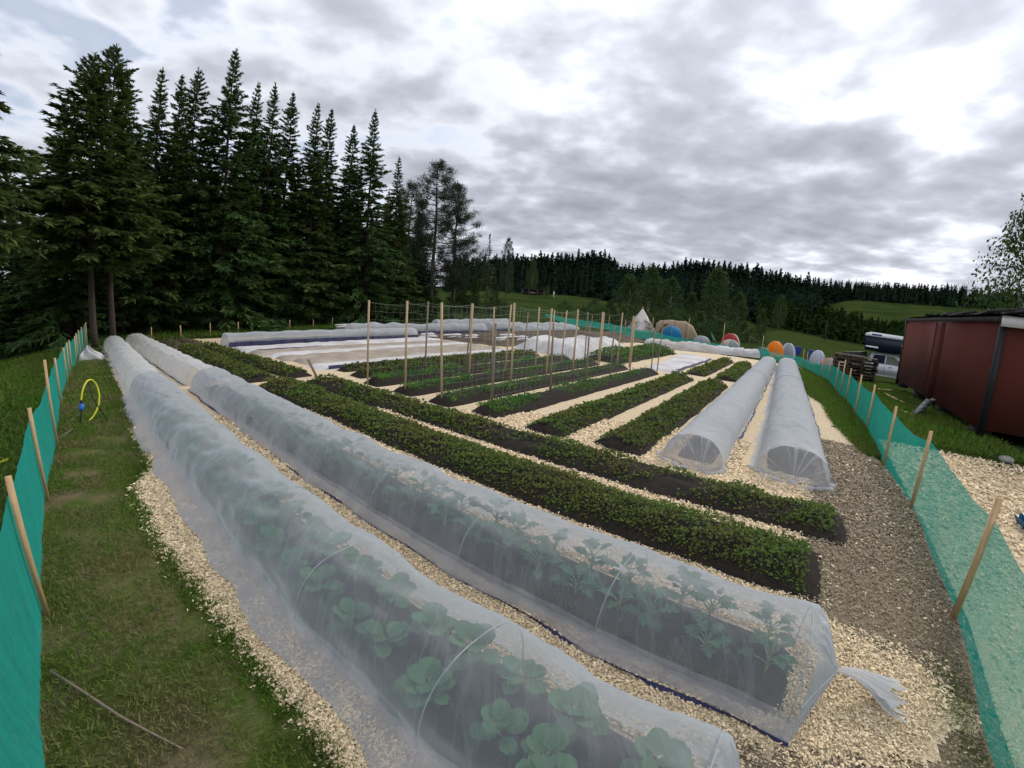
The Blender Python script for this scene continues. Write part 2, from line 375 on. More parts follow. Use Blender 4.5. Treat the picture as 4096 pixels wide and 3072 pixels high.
M['bush'] = leafmat('bush_leaves', (.020,.05,.011), (.042,.085,.018), (.03,.06,.014), patch=.5, transl=.25)
M['far_spruce'] = leafmat('far_spruce_needles', (.013,.027,.018), (.024,.042,.024), None, transl=.0, spec=0.0, rough=1.0)
M['red'] = mat('dark_red_paint', (.105,.023,.018), (.082,.019,.015), 1.2, .8, c3=(.095,.030,.022), big=.5, spec=.15)
M['black'] = mat('black_trim', (.012,.013,.016), rough=.6)
M['white_trim'] = mat('white_trim', (.68,.68,.66), (.60,.60,.58), 8, .7)
M['roof'] = mat('dark_roof_felt', (.03,.03,.03), (.06,.055,.05), 6, .9)

# ------------------------------------------------------------------ terrain and garden ground
az = np.arange(-180, 180, 2.0); rr = np.concatenate([[.01], np.arange(2, 40, 2), np.arange(40, 120, 4), np.arange(120, 440, 12), [500, 650, 1000, 2500]])
AZ, RR = np.meshgrid(az, rr); X, Y = RR*np.sin(np.radians(AZ)), RR*np.cos(np.radians(AZ))
Z = terr(X.ravel(), Y.ravel()).reshape(X.shape); Z = Z + np.where(RR > 35, snoise(X, Y, 3, .06)*.25, 0)
Z[RR < 33] = np.minimum(Z[RR < 33], 0) - .0
b = MB(); g = np.stack([X, Y, Z-.004], -1)[:, ::-1]; b.grid(g, closed=True)
tag(b.build('ground', M['terrain'], smooth=True), kind='structure')

def dseg(a, b, pts):  # distance to a polyline in (a, b)
    d = np.full(np.shape(a), 1e9)
    for (a0, b0), (a1, b1) in zip(pts[:-1], pts[1:]):
        ax, bx = a1-a0, b1-b0; t = np.clip(((a-a0)*ax + (b-b0)*bx)/(ax*ax+bx*bx), 0, 1)
        d = np.minimum(d, np.hypot(a-a0-t*ax, b-b0-t*bx))
    return d
def inpoly(a, b, poly):
    a = np.asarray(a); b = np.asarray(b); ins = np.zeros(a.shape, bool); n = len(poly)
    for i in range(n):
        x0, y0 = poly[i]; x1, y1 = poly[(i+1) % n]
        if y0 == y1: continue
        c = ((y0 > b) != (y1 > b)) & (a < (x1-x0)*(b-y0)/(y1-y0) + x0); ins ^= c
    return ins
CHIP = [(.3,.45),(1.4,.47),(2.2,.41),(3.2,.32),(4.4,.30),(4.8,.55),(6,.56),(9.4,.60),(14,.75),(17.5,.9),(18.2,2.0),(18.2,5.5),(17.5,12),(15,22),(10,24),(2.2,22.6),(.45,22.3),(.0,17.4),(-.2,13.4),
        (-.62,11.6),(-.78,9.4),(-1.0,7.75),(-.30,7.7),(-.32,6.5),(-.28,4.8),(-.24,3.9),(-.24,2.9),(-.52,2.7),(-1.05,2.55),(-1.15,2.3),(-.95,1.9),(-.5,1.7),(.0,1.55),(.1,.9)]
DIRT = [(-.25,7.9),(-1.12,7.6),(-1.32,6.5),(-1.42,5),(-1.37,3.2),(-1.24,1.9),(-1.14,1.0),(.4,.3),(.5,1.3),(.2,2.0),(-.3,2.3),(-.3,4),(-.2,5)]
def sheet(name, poly, m, z, cell, lo, hi, jit, seed, keep=None):
    a = np.arange(lo[0], hi[0], cell); b_ = np.arange(lo[1], hi[1], cell)
    A, B = np.meshgrid(a, b_, indexing='ij'); wob = snoise(A, B, seed, 7)*jit*.6 + snoise(A, B, seed+1, 23)*jit*.4
    ca, cb_ = A[:-1, :-1]+cell/2, B[:-1, :-1]+cell/2; wv = wob[:-1, :-1]
    ins = inpoly(ca + wv, cb_ + wv*.7, poly)
    if keep is not None: ins &= keep(ca, cb_)
    i, j = np.nonzero(ins); n = len(b_)
    f = np.stack([i*n+j, (i+1)*n+j, (i+1)*n+j+1, i*n+j+1], 1)[:, ::-1]
    P = ab(A, B, z).reshape(-1, 3); used, inv = np.unique(f, return_inverse=True)
    mb = MB(); mb.add(P[used], inv.reshape(f.shape)); return tag(mb.build(name, m), kind='structure')
near = lambda a, b: (a < 6.0) & (b < 9.0)
sheet('wood_chip_path', CHIP, M['chips'], .004, .02, (-1.5, .0), (6.04, 9.04), .10, 5, near)
sheet('wood_chip_path', CHIP, M['chips'], .0025, .16, (-1.6, .0), (18.5, 24.5), .25, 5, lambda a, b: ~((a < 5.8) & (b < 8.8)))
sheet('dirt_path', DIRT, M['dirt'], .001, .05, (-1.6, .1), (.8, 8.2), .06, 9)

# ------------------------------------------------------------------ net tunnels
def tube_section(t, hw, h, sk0, sk1):
    """t in 0..1 round the section: outer skirt, side, arch, side, outer skirt"""
    a = np.clip((t-.1)/.8, 0, 1)*np.pi
    x = -hw*np.sign(np.cos(a))*np.abs(np.cos(a))**.85; z = h*np.abs(np.sin(a))**.8
    x = x - np.clip((.1-t)/.1, 0, 1)*sk0 + np.clip((t-.9)/.1, 0, 1)*sk1
    return x, z + .012
def tunnel(p0, p1, hw, h, sk0, sk1, label, group, hoop_gap=.95, knot=None, tail=None, far_knot=.25, seed=0, m='net', wr=1.0, step=.06, hoops=True, navy=True, bulge=0.0, cat='net tunnel', skirt=False, band=0.0, collar=None):
    p0, p1 = np.array(p0, float), np.array(p1, float); L = np.linalg.norm(p1-p0); d = (p1-p0)/L; nrm = np.array([abs(d[1]), abs(d[0])])
    root = empty('net_tunnel', ab(*p0), label, cat, group)
    def W(s, x, z): q = p0 + np.multiply.outer(s, d) + np.multiply.outer(x, nrm); return ab(q[..., 0], q[..., 1], z)
    ns, nt = int(L/step)+2, 49
    S = np.linspace(0, L, ns); T = np.linspace(0, 1, nt); SS, TT = np.meshgrid(S, T, indexing='ij')
    x, z = tube_section(TT, hw, h, sk0, sk1)
    nh = max(2, int(round(L/hoop_gap))+1); hs = np.linspace(.03, L-.03, nh); gap = hs[1]-hs[0]
    sag = np.sin(np.pi*((SS-hs[0])/gap))**2
    f = 1 - .065*sag*(.7+.5*snoise(SS, 0, seed, 1.5))*wr
    side = 1 - np.abs(2*TT-1)
    wrk = snoise(SS, TT*4, seed+2, 5)*.013 + snoise(SS, TT*9, seed+3, 13)*.008 + snoise(SS*1.0+TT*2.5, TT*2, seed+8, 9)*.010 - np.abs(snoise(SS+TT*1.2, TT, seed+12, 6))*.012
    x = x*f*(1 + wrk*wr*1.2) + snoise(SS, TT, seed+4, 1.1)*.012*wr; z = np.maximum(z*f*(1 + wrk*wr*1.6*side), .008)
    sk = (TT < .1) | (TT > .9)
    x = x + np.where(sk, snoise(SS, 0*TT, seed+5, 3.3)*.022*np.abs(2*TT-1), 0); z = z + np.where(sk, np.abs(snoise(SS, TT*5, seed+6, 9))*.008, 0)
    if bulge: z = z*(1 + bulge*snoise(SS, 0*TT, seed+7, 2.2))
    G = W(0*SS, x, z) + (W(SS, 0*x, 0*z) - W(0*SS, 0*x, 0*z))
    mb = MB(); mb.grid(G)
    net = mb.build('net', M[m], root, smooth=True)
    if collar:   # where a second length of net overlaps the first
        i0 = int(collar/step); rows = []
        for k_ in range(7):
            q = G[i0+k_].copy(); cc_ = q.mean(0); cc_[2] = 0; rows.append(cc_ + (q-cc_)*(1.035 + .03*math.sin(k_/6*3.14)))
        mb = MB(); mb.grid(np.array(rows)); mb.build('overlap', M['net_fold'], root, smooth=True)
    if skirt:   # the doubled outer margin of the net lying on the ground
        j = 6; q_ = np.linspace(0, 1, j); xo, zo = x[:, :1], z[:, :1]; xi = x[:, 7:8] + .02; g2_ = W(0*SS[:, :j], xo + (xi-xo)*q_, np.maximum(zo + .03*np.sin(q_*np.pi) + (z[:, 7:8]-zo)*q_**2 + .008, .02)) + (W(SS[:, :j], 0*SS[:, :j], 0*SS[:, :j]) - W(0*SS[:, :j], 0*SS[:, :j], 0*SS[:, :j]))
        mb = MB(); mb.grid(g2_); mb.build('skirt', M['net_skirt'], root, smooth=True)
    # gathered ends
    for which, kn in ((0, knot), (1, (far_knot, 0, .05) if far_knot else None)):
        if kn is None: continue
        ko, kx, kz = kn; K = W(-ko if which == 0 else L+ko, kx, kz); E0 = G[0] if which == 0 else G[-1]
        E0 = E0 - (K*0); rows = []
        for q in np.linspace(0, 1, 16):
            pl = 1 + (.10*np.sin(T*2*np.pi*11 + seed) + .07*np.sin(T*2*np.pi*23))*np.sin(q*np.pi)
            e_ = (1-q)**.55; r_ = K + (E0-K)*np.maximum(e_*pl, .035)[:, None]
            r_[:, 2] = np.maximum(r_[:, 2] + .04*math.sin(q*np.pi)*side[0]*h/.4, .006); rows.append(r_)
        mb = MB(); mb.grid(np.array(rows)); mb.build('net_end', M['net_skirt' if m == 'net_pair' else m], root, smooth=True)
        if which == 0 and (tail or m == 'net_pair' or skirt):   # folds of the gathered cloth running to the knot
            mb = MB(); A_ = np.array(rows); rf_ = np.random.default_rng(seed)
            for j_ in sorted(rf_.choice(np.arange(3, 46), 11, replace=False)):
                wj = rf_.uniform(.08, .6); c_ = A_[:, j_]; n_ = A_[:, j_+1]; lift = np.sin(np.linspace(0, np.pi, len(rows)))[:, None]*np.array([0, 0, .012]) + .006*(c_-ab(*(p0 + d*.2), .15))/.3
                mb.grid(np.stack([c_, c_ + (n_-c_)*wj + lift, c_ + (n_-c_)*wj*2], 1))
            mb.build('net_folds', M['net_fold'], root, smooth=True)
        if which == 0 and tail:
            tl, ts, tw = tail; rows = []
            an = np.linspace(0, 2*np.pi, 40)
            dv = W(-1.0, ts, 0.0) - W(0.0, 0, 0); dv = dv/np.linalg.norm(dv); sv = np.array([-dv[1], dv[0], 0])
            for q in np.linspace(0, 1, 12):
                r0 = .018 + tw*q**1.1; fr = 1 + .35*np.sin(an*5 + 1)*q + .15*np.sin(an*11)*q
                c_ = K + dv*tl*q; c_[2] = kz + .05*math.sin(q*3)*(1-q) - kz*.55*q
                rg = c_ + np.outer(np.cos(an)*r0*fr, sv) + np.outer(np.sin(an)*r0*.38*fr, (0,0,1)) + np.outer(q*q*.05*np.sin(an*7), dv)
                rg[:, 2] = np.maximum(rg[:, 2], .008); rows.append(rg)
            mb = MB(); mb.grid(np.array(rows)); mb.build('knotted_tail', M['net_fold'], root, smooth=True)
    if m == 'net_pair':   # crumpled hem lying on the ground round the near end
        an = np.linspace(-.15, np.pi+.15, 60); hx = -np.cos(an)*(hw+.05) + .02*np.sin(an*9); hs0 = -np.sin(an)*(knot[0]+.07)*(1+.12*np.sin(an*7+seed)) + .05
        c_ = W(hs0*0, hx, .028+.014*np.sin(an*13)) + W(hs0, hs0*0, hs0*0) - W(hs0*0, hs0*0, hs0*0); mb = MB(); mb.tube(c_, .022+.010*np.sin(an*17), 7); mb.build('hem', M['net_fold'], root, smooth=True)
    if hoops:
        for s_ in hs:
            t = np.linspace(.1, .9, 25); hx, hz = tube_section(t, hw*.985, h*.985, 0, 0)
            hx = hx + snoise(s_, 0, seed+4, 1.1)*.012*wr
            mb = MB(); mb.tube(W(np.full(25, s_), hx, np.maximum(hz, .0)), .0032, 5); mb.build('hoop', M['hoop'], root, smooth=True)
    if navy:
        n_ = int(L/.05); s_ = np.linspace(0, L, n_); xo = -hw-sk0*.9 + snoise(s_, 0, seed+5, 3.3)*.02
        w0, w1 = -.012 + .030*np.clip(snoise(s_, 0, seed+9, 4)+.2, 0, 1), .03
        mb = MB(); mb.grid(np.stack([W(s_*0, xo-w0, s_*0+.012)+W(s_, 0*s_, 0*s_)-W(s_*0, 0*s_, 0*s_), W(s_*0, xo, s_*0+.026+band)+W(s_, 0*s_, 0*s_)-W(s_*0, 0*s_, 0*s_), W(s_*0, xo+w1, s_*0+.007)+W(s_, 0*s_, 0*s_)-W(s_*0, 0*s_, 0*s_)], 1)[:, ::-1])
        mb.build('ground_cloth', M['navy'], root, smooth=True)
    return root

# ------------------------------------------------------------------ raised beds
def ridge(mb, p0, p1, hw, h, seed, step=.08, rough=.018, prof=2.4, hz=1.0):
    p0, p1 = np.array(p0, float), np.array(p1, float); L = np.linalg.norm(p1-p0); d = (p1-p0)/L; nrm = np.array([abs(d[1]), abs(d[0])])
    ns = max(4, int(L/step)); S = np.linspace(0, 1, ns)*L; U = np.linspace(-1, 1, 15); SS, UU = np.meshgrid(S, U, indexing='ij')
    endf = np.clip(np.minimum(SS, L-SS)/.22, 0, 1)**.5
    z = h*(1-np.abs(UU)**prof)*endf + snoise(SS, UU, seed, 9)*rough*(1-UU**2)*endf + .006
    wv = hw*(.90+.1*endf)*(1+snoise(SS, 0, seed+1, 2.2)*.05)
    q = p0 + SS[..., None]*d + (UU*wv)[..., None]*nrm
    z = z + rng.normal(0, rough*.35, z.shape)*(1-np.abs(UU)); z[:, 0] = z[:, -1] = .002; z[0] = z[-1] = .002
    mb.grid(ab(q[..., 0], q[..., 1], z)); return L, d, nrm
def bed(p0, p1, hw, h, fol, label, group, kind='leafy', m='leaf', dens=1.0, seed=0, cover=.88, cat='vegetable bed', soil='soil', gaps=None, maxsz=.09):
    root = empty('vegetable_bed', ab(*p0), label, cat, group)
    mb = MB(); L, d, nrm = ridge(mb, p0, p1, hw, h, seed); mb.build('soil_ridge', M[soil], root, smooth=True)
    p0 = np.array(p0, float); r = np.random.default_rng(seed+100)
    # leaf density falls and leaf size grows with distance from the eye
    seg = np.linspace(.12, L-.12, max(2, int(L/.25))); B_, D_, N_, LN, WD = [], [], [], [], []
    for s0, s1 in zip(seg[:-1], seg[1:]):
        c = p0 + d*(s0+s1)/2; dist = max(1.2, math.hypot(c[0], c[1])); sz = min(maxsz, max(.017, .0092*dist**.80))
        n = int((s1-s0)*2*hw*cover*dens*(3.0/sz**2)*.75)
        s = r.uniform(s0, s1, n); u = np.clip(r.uniform(-1, 1, n)*cover + r.normal(0, .04, n), -1, 1)
        cl = snoise(s, u*hw*2, seed+3, 7)*.5+.5
        if gaps is not None:
            kp = r.uniform(0, 1, n) < np.clip(.25 + gaps*(snoise(s, u*hw, seed+4, 2.3)+.55), 0, 1); s, u, cl = s[kp], u[kp], cl[kp]; n = len(s)
        u = u*(1 + .16*snoise(s, np.sign(u)*3, seed+6, 2.4)); fol_ = fol*(1 + .35*snoise(s, u, seed+7, 1.6))
        q = p0 + np.outer(s, d) + np.outer(u*hw, nrm); base = h*(1-np.abs(u).clip(0, 1)**2.4)
        if kind == 'leafy':
            edge = (1-np.abs(u/cover).clip(0, 1)**3); z = base.clip(0)*.75 + fol_*edge*(.45+.55*cl)*r.uniform(.35, 1, n)**.6
            dv = np.stack([r.normal(0,1,n), r.normal(0,1,n), r.uniform(-.25,1.1,n)], 1); nv = np.stack([r.normal(0,.55,n), r.normal(0,.55,n), np.ones(n)], 1)
            ln = sz*r.uniform(.7, 1.5, n); B_.append(ab(q[:,0], q[:,1], z)); D_.append(dv); N_.append(nv); LN.append(ln); WD.append(ln*r.uniform(.55, .95, n))
        else:  # upright shoots
            hz_ = .7*fol_*r.uniform(.3, 1, n)*(.5+.5*cl); dv = np.stack([r.normal(0,.35,n), r.normal(0,.35,n), np.ones(n)], 1); nv = np.stack([r.normal(0,1,n), r.normal(0,1,n), r.normal(0,.2,n)], 1)
            B_.append(ab(q[:,0], q[:,1], base*.9 + r.uniform(0,.6,n)*hz_)); D_.append(dv); N_.append(nv); ln = np.maximum(hz_*.5, sz*.55); LN.append(ln); WD.append(np.minimum(ln*.5, sz*.7))
    mb = MB(); mb.kites(np.concatenate(B_), np.concatenate(D_), np.concatenate(N_), np.concatenate(LN), np.concatenate(WD), .08)
    mb.build('foliage', M[m], root); return root

# the two long net tunnels at the front, each a near and a far length
tunnel((-.08,1.04), (8.35,1.04), .345, .40, .17, .05, 'translucent net tunnel over cabbages beside the turf strip, cut off by the bottom border', 'net tunnels along the front', knot=(.12,.20,.05), seed=1, wr=1.25, navy=False, skirt=True)
tunnel((-.33,2.06), (8.45,2.10), .37, .37, .05, .05, 'translucent net tunnel over kale with a knotted tail on the wood chips', 'net tunnels along the front', knot=(.16,.05,.13), tail=(.30,.10,.085), seed=11, wr=1.15, skirt=True)
tunnel((8.55,1.06), (16.6,1.10), .32, .38, .08, .05, 'far length of the net tunnel beside the turf, ending near the bare tree trunks', 'net tunnels along the front', knot=(.14,0,.05), seed=21, m='fleece', wr=1.3, navy=False)
tunnel((8.95,2.08), (17.5,1.85), .34, .36, .05, .05, 'far length of the net tunnel beside the long leafy bed, ending before the short stakes', 'net tunnels along the front', knot=(.25,.0,.05), seed=31, m='fleece', wr=1.3)
for p0, p1, lb in (((-.02,1.02),(8.3,1.03),'dark soil ridge under the tunnel with cabbages'), ((-.30,2.04),(8.4,2.08),'dark soil ridge under the tunnel with kale')):
    mb = MB(); ridge(mb, p0, p1, .285, .09, 77, prof=4.0); tag(mb.build('soil_ridge', M['soil'], smooth=True, loc=ab(*p0)), lb, 'soil ridge')

# kale and cabbage plants under the nets
def leaf_grid(Lf, Wf, lobes, frill, r, bend):
    nu, nv = 11, 7; u = np.linspace(0, 1, nu); v = np.linspace(-1, 1, nv); U, V = np.meshgrid(u, v, indexing='ij')
    rnd = np.clip(1-np.abs(2*U-1.05)**2.4, 0, 1)**.55 + .04 if lobes < .1 else np.sin(np.pi*np.clip(U, .02, .97)**.8)**.6
    wd = Wf*.5*rnd*(1 + lobes*np.sin(U*19 + r.uniform(0,6))*np.abs(V)**2)
    x = U*Lf*(1 + .05*np.sin(V*7)*lobes); y = V*wd; z = frill*np.sin(U*23 + V*3)*np.abs(V)**2*Lf*.4 + .09*Lf*np.abs(V)**1.6 - bend*U**2*Lf
    return np.stack([x, y, z], -1)
def make_plant(kind, seed):
    r = np.random.default_rng(seed); root = empty('kale_plant' if kind == 'kale' else 'cabbage_plant', (0,0,0))
    lv = MB(); st = MB(); n = 11 if kind == 'kale' else 12; hh = r.uniform(.12, .17) if kind == 'kale' else .07
    st.tube([(0,0,0), (.005,0,hh*.5), (0,.004,hh)], [.011,.010,.008], 6)
    for i in range(n):
        az_ = i*2.399 + r.normal(0, .25); k = i/n; el_ = R(18 + 58*k + r.normal(0, 6)); z0 = hh*(.45+.55*k)
        Lp = (.085 if kind == 'kale' else .05)*r.uniform(.8, 1.2); Lf = (.115 if kind == 'kale' else .125)*r.uniform(.6, 1.2)*(1-.25*k); Wf = Lf*(.8 if kind == 'kale' else .95)
        az_ += r.normal(0, .35); g = leaf_grid(Lf, Wf, (.34 if kind == 'kale' else .06), .16 if kind == 'kale' else .05, r, r.uniform(.15, .5))
        rot = np.array(Matrix.Rotation(az_, 3, 'Z') @ Matrix.Rotation(-el_*(.75), 3, 'Y'))
        dp = np.array([math.cos(az_)*math.cos(el_), math.sin(az_)*math.cos(el_), math.sin(el_)]); tip = np.array([0,0,z0]) + dp*Lp
        st.tube([(0,0,z0), np.array([0,0,z0]) + dp*Lp*.5 + (0,0,.006), tip + dp*.01], [.005,.004,.003], 5)
        lv.grid(g @ rot.T + tip)
    lv.build('leaves', M['kale' if kind == 'kale' else 'kale_b'], root, smooth=True); st.build('stem', M['stem'], root, smooth=True)
    return root
KL = [make_plant('kale', s) for s in (1, 2, 3)]; CB = [make_plant('cabbage', s) for s in (4, 5, 6)]
def plant_row(protos, a0, a1, b0, gap, label, group, cat, off):
    first = True; a = a0; i = 0
    while a < a1:
        for sgn in (-1, 1):
            pr = protos[i % 3]; s_ = random.uniform(.72, .96)*(1.0 if off > .12 else 1)
            loc = ab(a + random.uniform(-.06, .06), b0 + sgn*off + random.uniform(-.03, .03), .075); rz = random.uniform(0, 6.28)
            if i < 3:
                pr.location = tuple(loc); pr.rotation_euler.z = rz; pr.scale = (s_,)*3; tag(pr, label, cat, group)
            else: copy_tree(pr, loc, rz, s_, label, group)
            i += 1
        a += gap
plant_row(KL, -.12, 6.4, 2.08, .27, 'blue green kale plant under the net of the tunnel with the knotted tail', 'kale plants under the net', 'kale plant', .13)
plant_row(CB, .12, 6.4, 1.05, .30, 'broad leaved cabbage plant under the net of the tunnel beside the turf', 'cabbage plants under the net', 'cabbage plant', .13)
for p0, p1, b0 in (((6.2,1.06),(8.3,1.06),1.06), ((6.2,2.10),(8.4,2.10),2.1)):
    pass

# long leafy beds
bed((-.42,3.24), (8.15,3.20), .40, .12, .12, 'long leafy bed nearest the net tunnels, dark soil bare at its near tip', 'long leafy beds', seed=40, m='leaf')
bed((8.5,3.12), (15.0,3.02), .36, .11, .10, 'far length of the leafy bed nearest the net tunnels, beyond the short gap', 'long leafy beds', seed=41, m='leaf_b')
bed((-.64,4.22), (8.0,4.05), .36, .10, .10, 'long leafy bed crossing in front of all the cross beds', 'long leafy beds', seed=42, m='leaf', gaps=1.0)
bed((8.5,3.95), (15.1,3.62), .32, .10, .10, 'far length of the leafy bed beside the ground sheets, behind the leaning stub', 'long leafy beds', seed=43, m='leaf_b')
bed((15.2,3.0), (18.0,2.9), .33, .09, .02, 'bare brown end of the inner long bed near the short stakes', 'long leafy beds', seed=44, m='leaf_b', soil='soil_brown', dens=.15)
bed((15.3,3.6), (18.2,3.5), .30, .09, .02, 'bare brown end of the outer long bed near the short stakes', 'long leafy beds', seed=45, m='leaf_b', soil='soil_brown', dens=.15)
# cross beds
bed((1.95,4.72), (2.20,11.9), .36, .12, .12, 'leafy cross bed beside the net tunnels, nearest the long beds', 'leafy cross beds', seed=50, m='leaf_b')
bed((3.0,4.62), (3.18,12.2), .34, .12, .11, 'leafy cross bed between the trellis rows and its leafy twin', 'leafy cross beds', seed=51, m='leaf')
bed((2.15,13.0), (2.40,19.0), .33, .10, .10, 'short far leafy bed beside the pair of net tunnels', 'leafy cross beds', seed=52, m='leaf')
bed((3.08,13.1), (3.25,19.5), .33, .10, .10, 'short far leafy bed beside the white fleece sheet', 'leafy cross beds', seed=53, m='leaf_b')
for i, (a, wd, lb) in enumerate(((4.12,.36,'first'), (5.08,.36,'second'), (6.05,.36,'third'), (7.05,.34,'fourth'))):
    bed((a,4.68), (a+.08,12.25), wd*.85, .14, .19, f'dark soil bed with pea shoots under the {lb} trellis row from the leafy cross beds', 'pea beds under the trellises', kind='shoots', m='sprout', seed=60+i, dens=2.0, cover=.72, gaps=1.0)
bed((7.95,4.9), (8.3,12.1), .28, .12, .10, 'low green bed between the last trellis row and the ground sheets', 'far green beds', seed=66, m='leaf_b')
bed((8.75,5.0), (8.75,12.1), .22, .10, .08, 'narrow green bed right along the edge of the ground sheets', 'far green beds', seed=67, m='leaf_b')
bed((6.25,13.0), (6.35,19.8), .75, .18, .26, 'wide bed of tall bright green leaves in front of the white fleece tunnel', 'far green beds', seed=68, m='leaf_far', cover=.95, maxsz=.11)

# tunnels T3, T4 on the right
tunnel((1.06,4.98), (1.64,20.9), .36, .36, .04, .05, 'net tunnel with a round see-through end, left one of the pair on the right', 'pair of net tunnels on the right', knot=(.22,-.16,.05), seed=71, wr=.7, hoop_gap=1.5, m='net_pair', collar=8.6)
tunnel((-.08,5.30), (.82,21.4), .42, .38, .08, .10, 'net tunnel with a round see-through end, right one of the pair, beside trodden dirt', 'pair of net tunnels on the right', knot=(.20,.0,.05), seed=81, wr=.7, hoop_gap=1.5, m='net_pair', collar=8.2)
bed((1.07,5.15), (1.63,20.7), .24, .08, .16, 'leafy bed inside the left tunnel of the pair', 'beds inside the pair of tunnels', seed=72, m='leaf_b', dens=.5)
bed((-.07,5.45), (.81,21.2), .30, .08, .20, 'leafy bed inside the right tunnel of the pair', 'beds inside the pair of tunnels', seed=82, m='leaf', dens=.5)

# ------------------------------------------------------------------ covers, sheets and tunnels at the back of the garden
def cloth(name, poly, h, m, label, cat, seed, group=None, cell=.10, wr=.03, hump=None):
    pa = np.array(poly); lo, hi = pa.min(0)-.1, pa.max(0)+.1
    A, B = np.meshgrid(np.arange(lo[0], hi[0], cell), np.arange(lo[1], hi[1], cell), indexing='ij')
    wob = snoise(A, B, seed, 5)*.06; ins = inpoly(A+wob, B+wob, poly)
    d = dseg(A, B, [tuple(q) for q in poly] + [tuple(poly[0])])
    z = .012 + h*np.clip(d/(max(h, .03)*1.5), 0, 1)**.6*(1 + snoise(A, B, seed+1, 1.5)*.15) + np.abs(snoise(A, B, seed+2, 3.2))*wr*np.clip(d*4, 0.1, 1)
    if hump: z = z + hump(A, B)*np.clip(d*2, 0, 1)
    z = np.where(ins, z, .003); n = A.shape[1]
    cellin = ins[:-1,:-1] | ins[1:,:-1] | ins[:-1,1:] | ins[1:,1:]; i, j = np.nonzero(cellin)
    f = np.stack([i*n+j, (i+1)*n+j, (i+1)*n+j+1, i*n+j+1], 1)[:, ::-1]; P = ab(A, B, z).reshape(-1, 3); us, inv = np.unique(f, return_inverse=True)
    mb = MB(); mb.add(P[us], inv.reshape(f.shape)); return tag(mb.build(name, M[m], smooth=True, loc=ab(*pa.mean(0))), label, cat, group)
cloth('fleece_sheet', [(4.55,12.95),(3.75,12.95),(3.95,19.5),(5.45,20.0)], .05, 'fleece_solid', 'smooth white fleece sheet spread beside the short far leafy bed', 'fleece sheet', 90, wr=.02)
mb = MB(); s_ = np.linspace(12.9, 19.4, 90); e_ = 3.72 + (s_-12.9)*.03 + snoise(s_, 0, 91, 3)*.05
mb.grid(np.stack([ab(e_-.05, s_, .008), ab(e_, s_, .03 + .01*snoise(s_, 0, 92, 9)), ab(e_+.05, s_, .05)], 1)[:, ::-1]); tag(mb.build('sheet_edge', M['navy'], smooth=True, loc=ab(3.72, 16)), 'navy edge of ground cloth along the smooth white fleece sheet', 'ground cloth')
cloth('fleece_cover', [(10.1,13.3),(7.15,12.75),(7.0,14),(8.4,19.9),(9.6,19.8),(10.3,15)], .30, 'fleece_solid', 'high humped white fleece cover in the middle of the garden', 'fleece cover', 93, wr=.10, hump=lambda a, b: .08*np.abs(np.sin(b*1.2)))
# flat strips of ground sheet
strips = [(9.15,9.75,'fleece_solid','pale ground sheet strip nearest the trellis rows'), (9.80,10.75,'sheet_brown','wide dusty brown ground sheet next to the nearest pale strip'), (10.80,11.45,'sheet_brown','narrower dusty brown ground sheet in the middle of the strips'),
          (11.5,12.1,'fleece_solid','pale ground sheet strip in the middle of the strips'), (12.15,13.0,'sheet_brown','dusty ground sheet farthest of the brown ones'), (13.05,14.2,'fleece_solid','wide pale ground sheet in front of the long fleece tunnel')]
for i, (a0, a1, m_, lb) in enumerate(strips):
    s0 = 4.75 + .1*math.sin(i*2.1) + (.0 if i < 4 else -.4)
    cloth('ground_sheet', [(a0,s0),(a1,s0-.1),(a1,12.2),(a0,12.4)], .07, m_, lb, 'ground sheet', 94+i, 'ground sheets laid in strips', wr=.025)
for i, (a0, s0, s1) in enumerate(((9.1,4.9,8.2),(13.0,4.6,6.8))):
    mb = MB(); s_ = np.linspace(s0, s1, 60); e_ = a0 + snoise(s_, 0, 111+i, 4)*.04; k_ = np.sin(np.linspace(0, np.pi, 60))
    mb.grid(np.stack([ab(e_-.10*k_, s_, .01), ab(e_, s_, .075), ab(e_+.05, s_, .085)], 1)[:, ::-1]); tag(mb.build('sheet_edge', M['navy'], smooth=True, loc=ab(a0, s0)), ('navy ground cloth edge beside the pale strip nearest the trellises', 'navy ground cloth edge under the wide pale ground sheet')[i], 'ground cloth')
sheet('brown_soil', [(10.6,13.0),(9.9,20),(9.0,25),(12,30.5),(21,33),(23,27),(19,17),(16.3,13.2),(14.6,12.6)], M['soil_brown'], .008, .2, (8.5,12), (23.5,33.5), .2, 33)
# humps of brown soil rows in the middle distance
for i, (a0, b0, b1) in enumerate(((11.2,13.2,20.5),(12.4,13.6,23),(13.6,14.5,24),(14.6,15.5,27),(11.4,21.5,27.5),(12.6,24,29.5),(10.2,20.5,24.5),(13.6,25,30),(18.4,18.6,27))):
    mb = MB(); ridge(mb, (a0,b0), (a0+.1,b1), .42, .16, 120+i, step=.2, rough=.03)
    tag(mb.build('soil_row', M['soil_brown'], smooth=True, loc=ab(a0,b0)), 'bare brown soil row behind the humped white cover', 'soil row', 'bare brown soil rows')
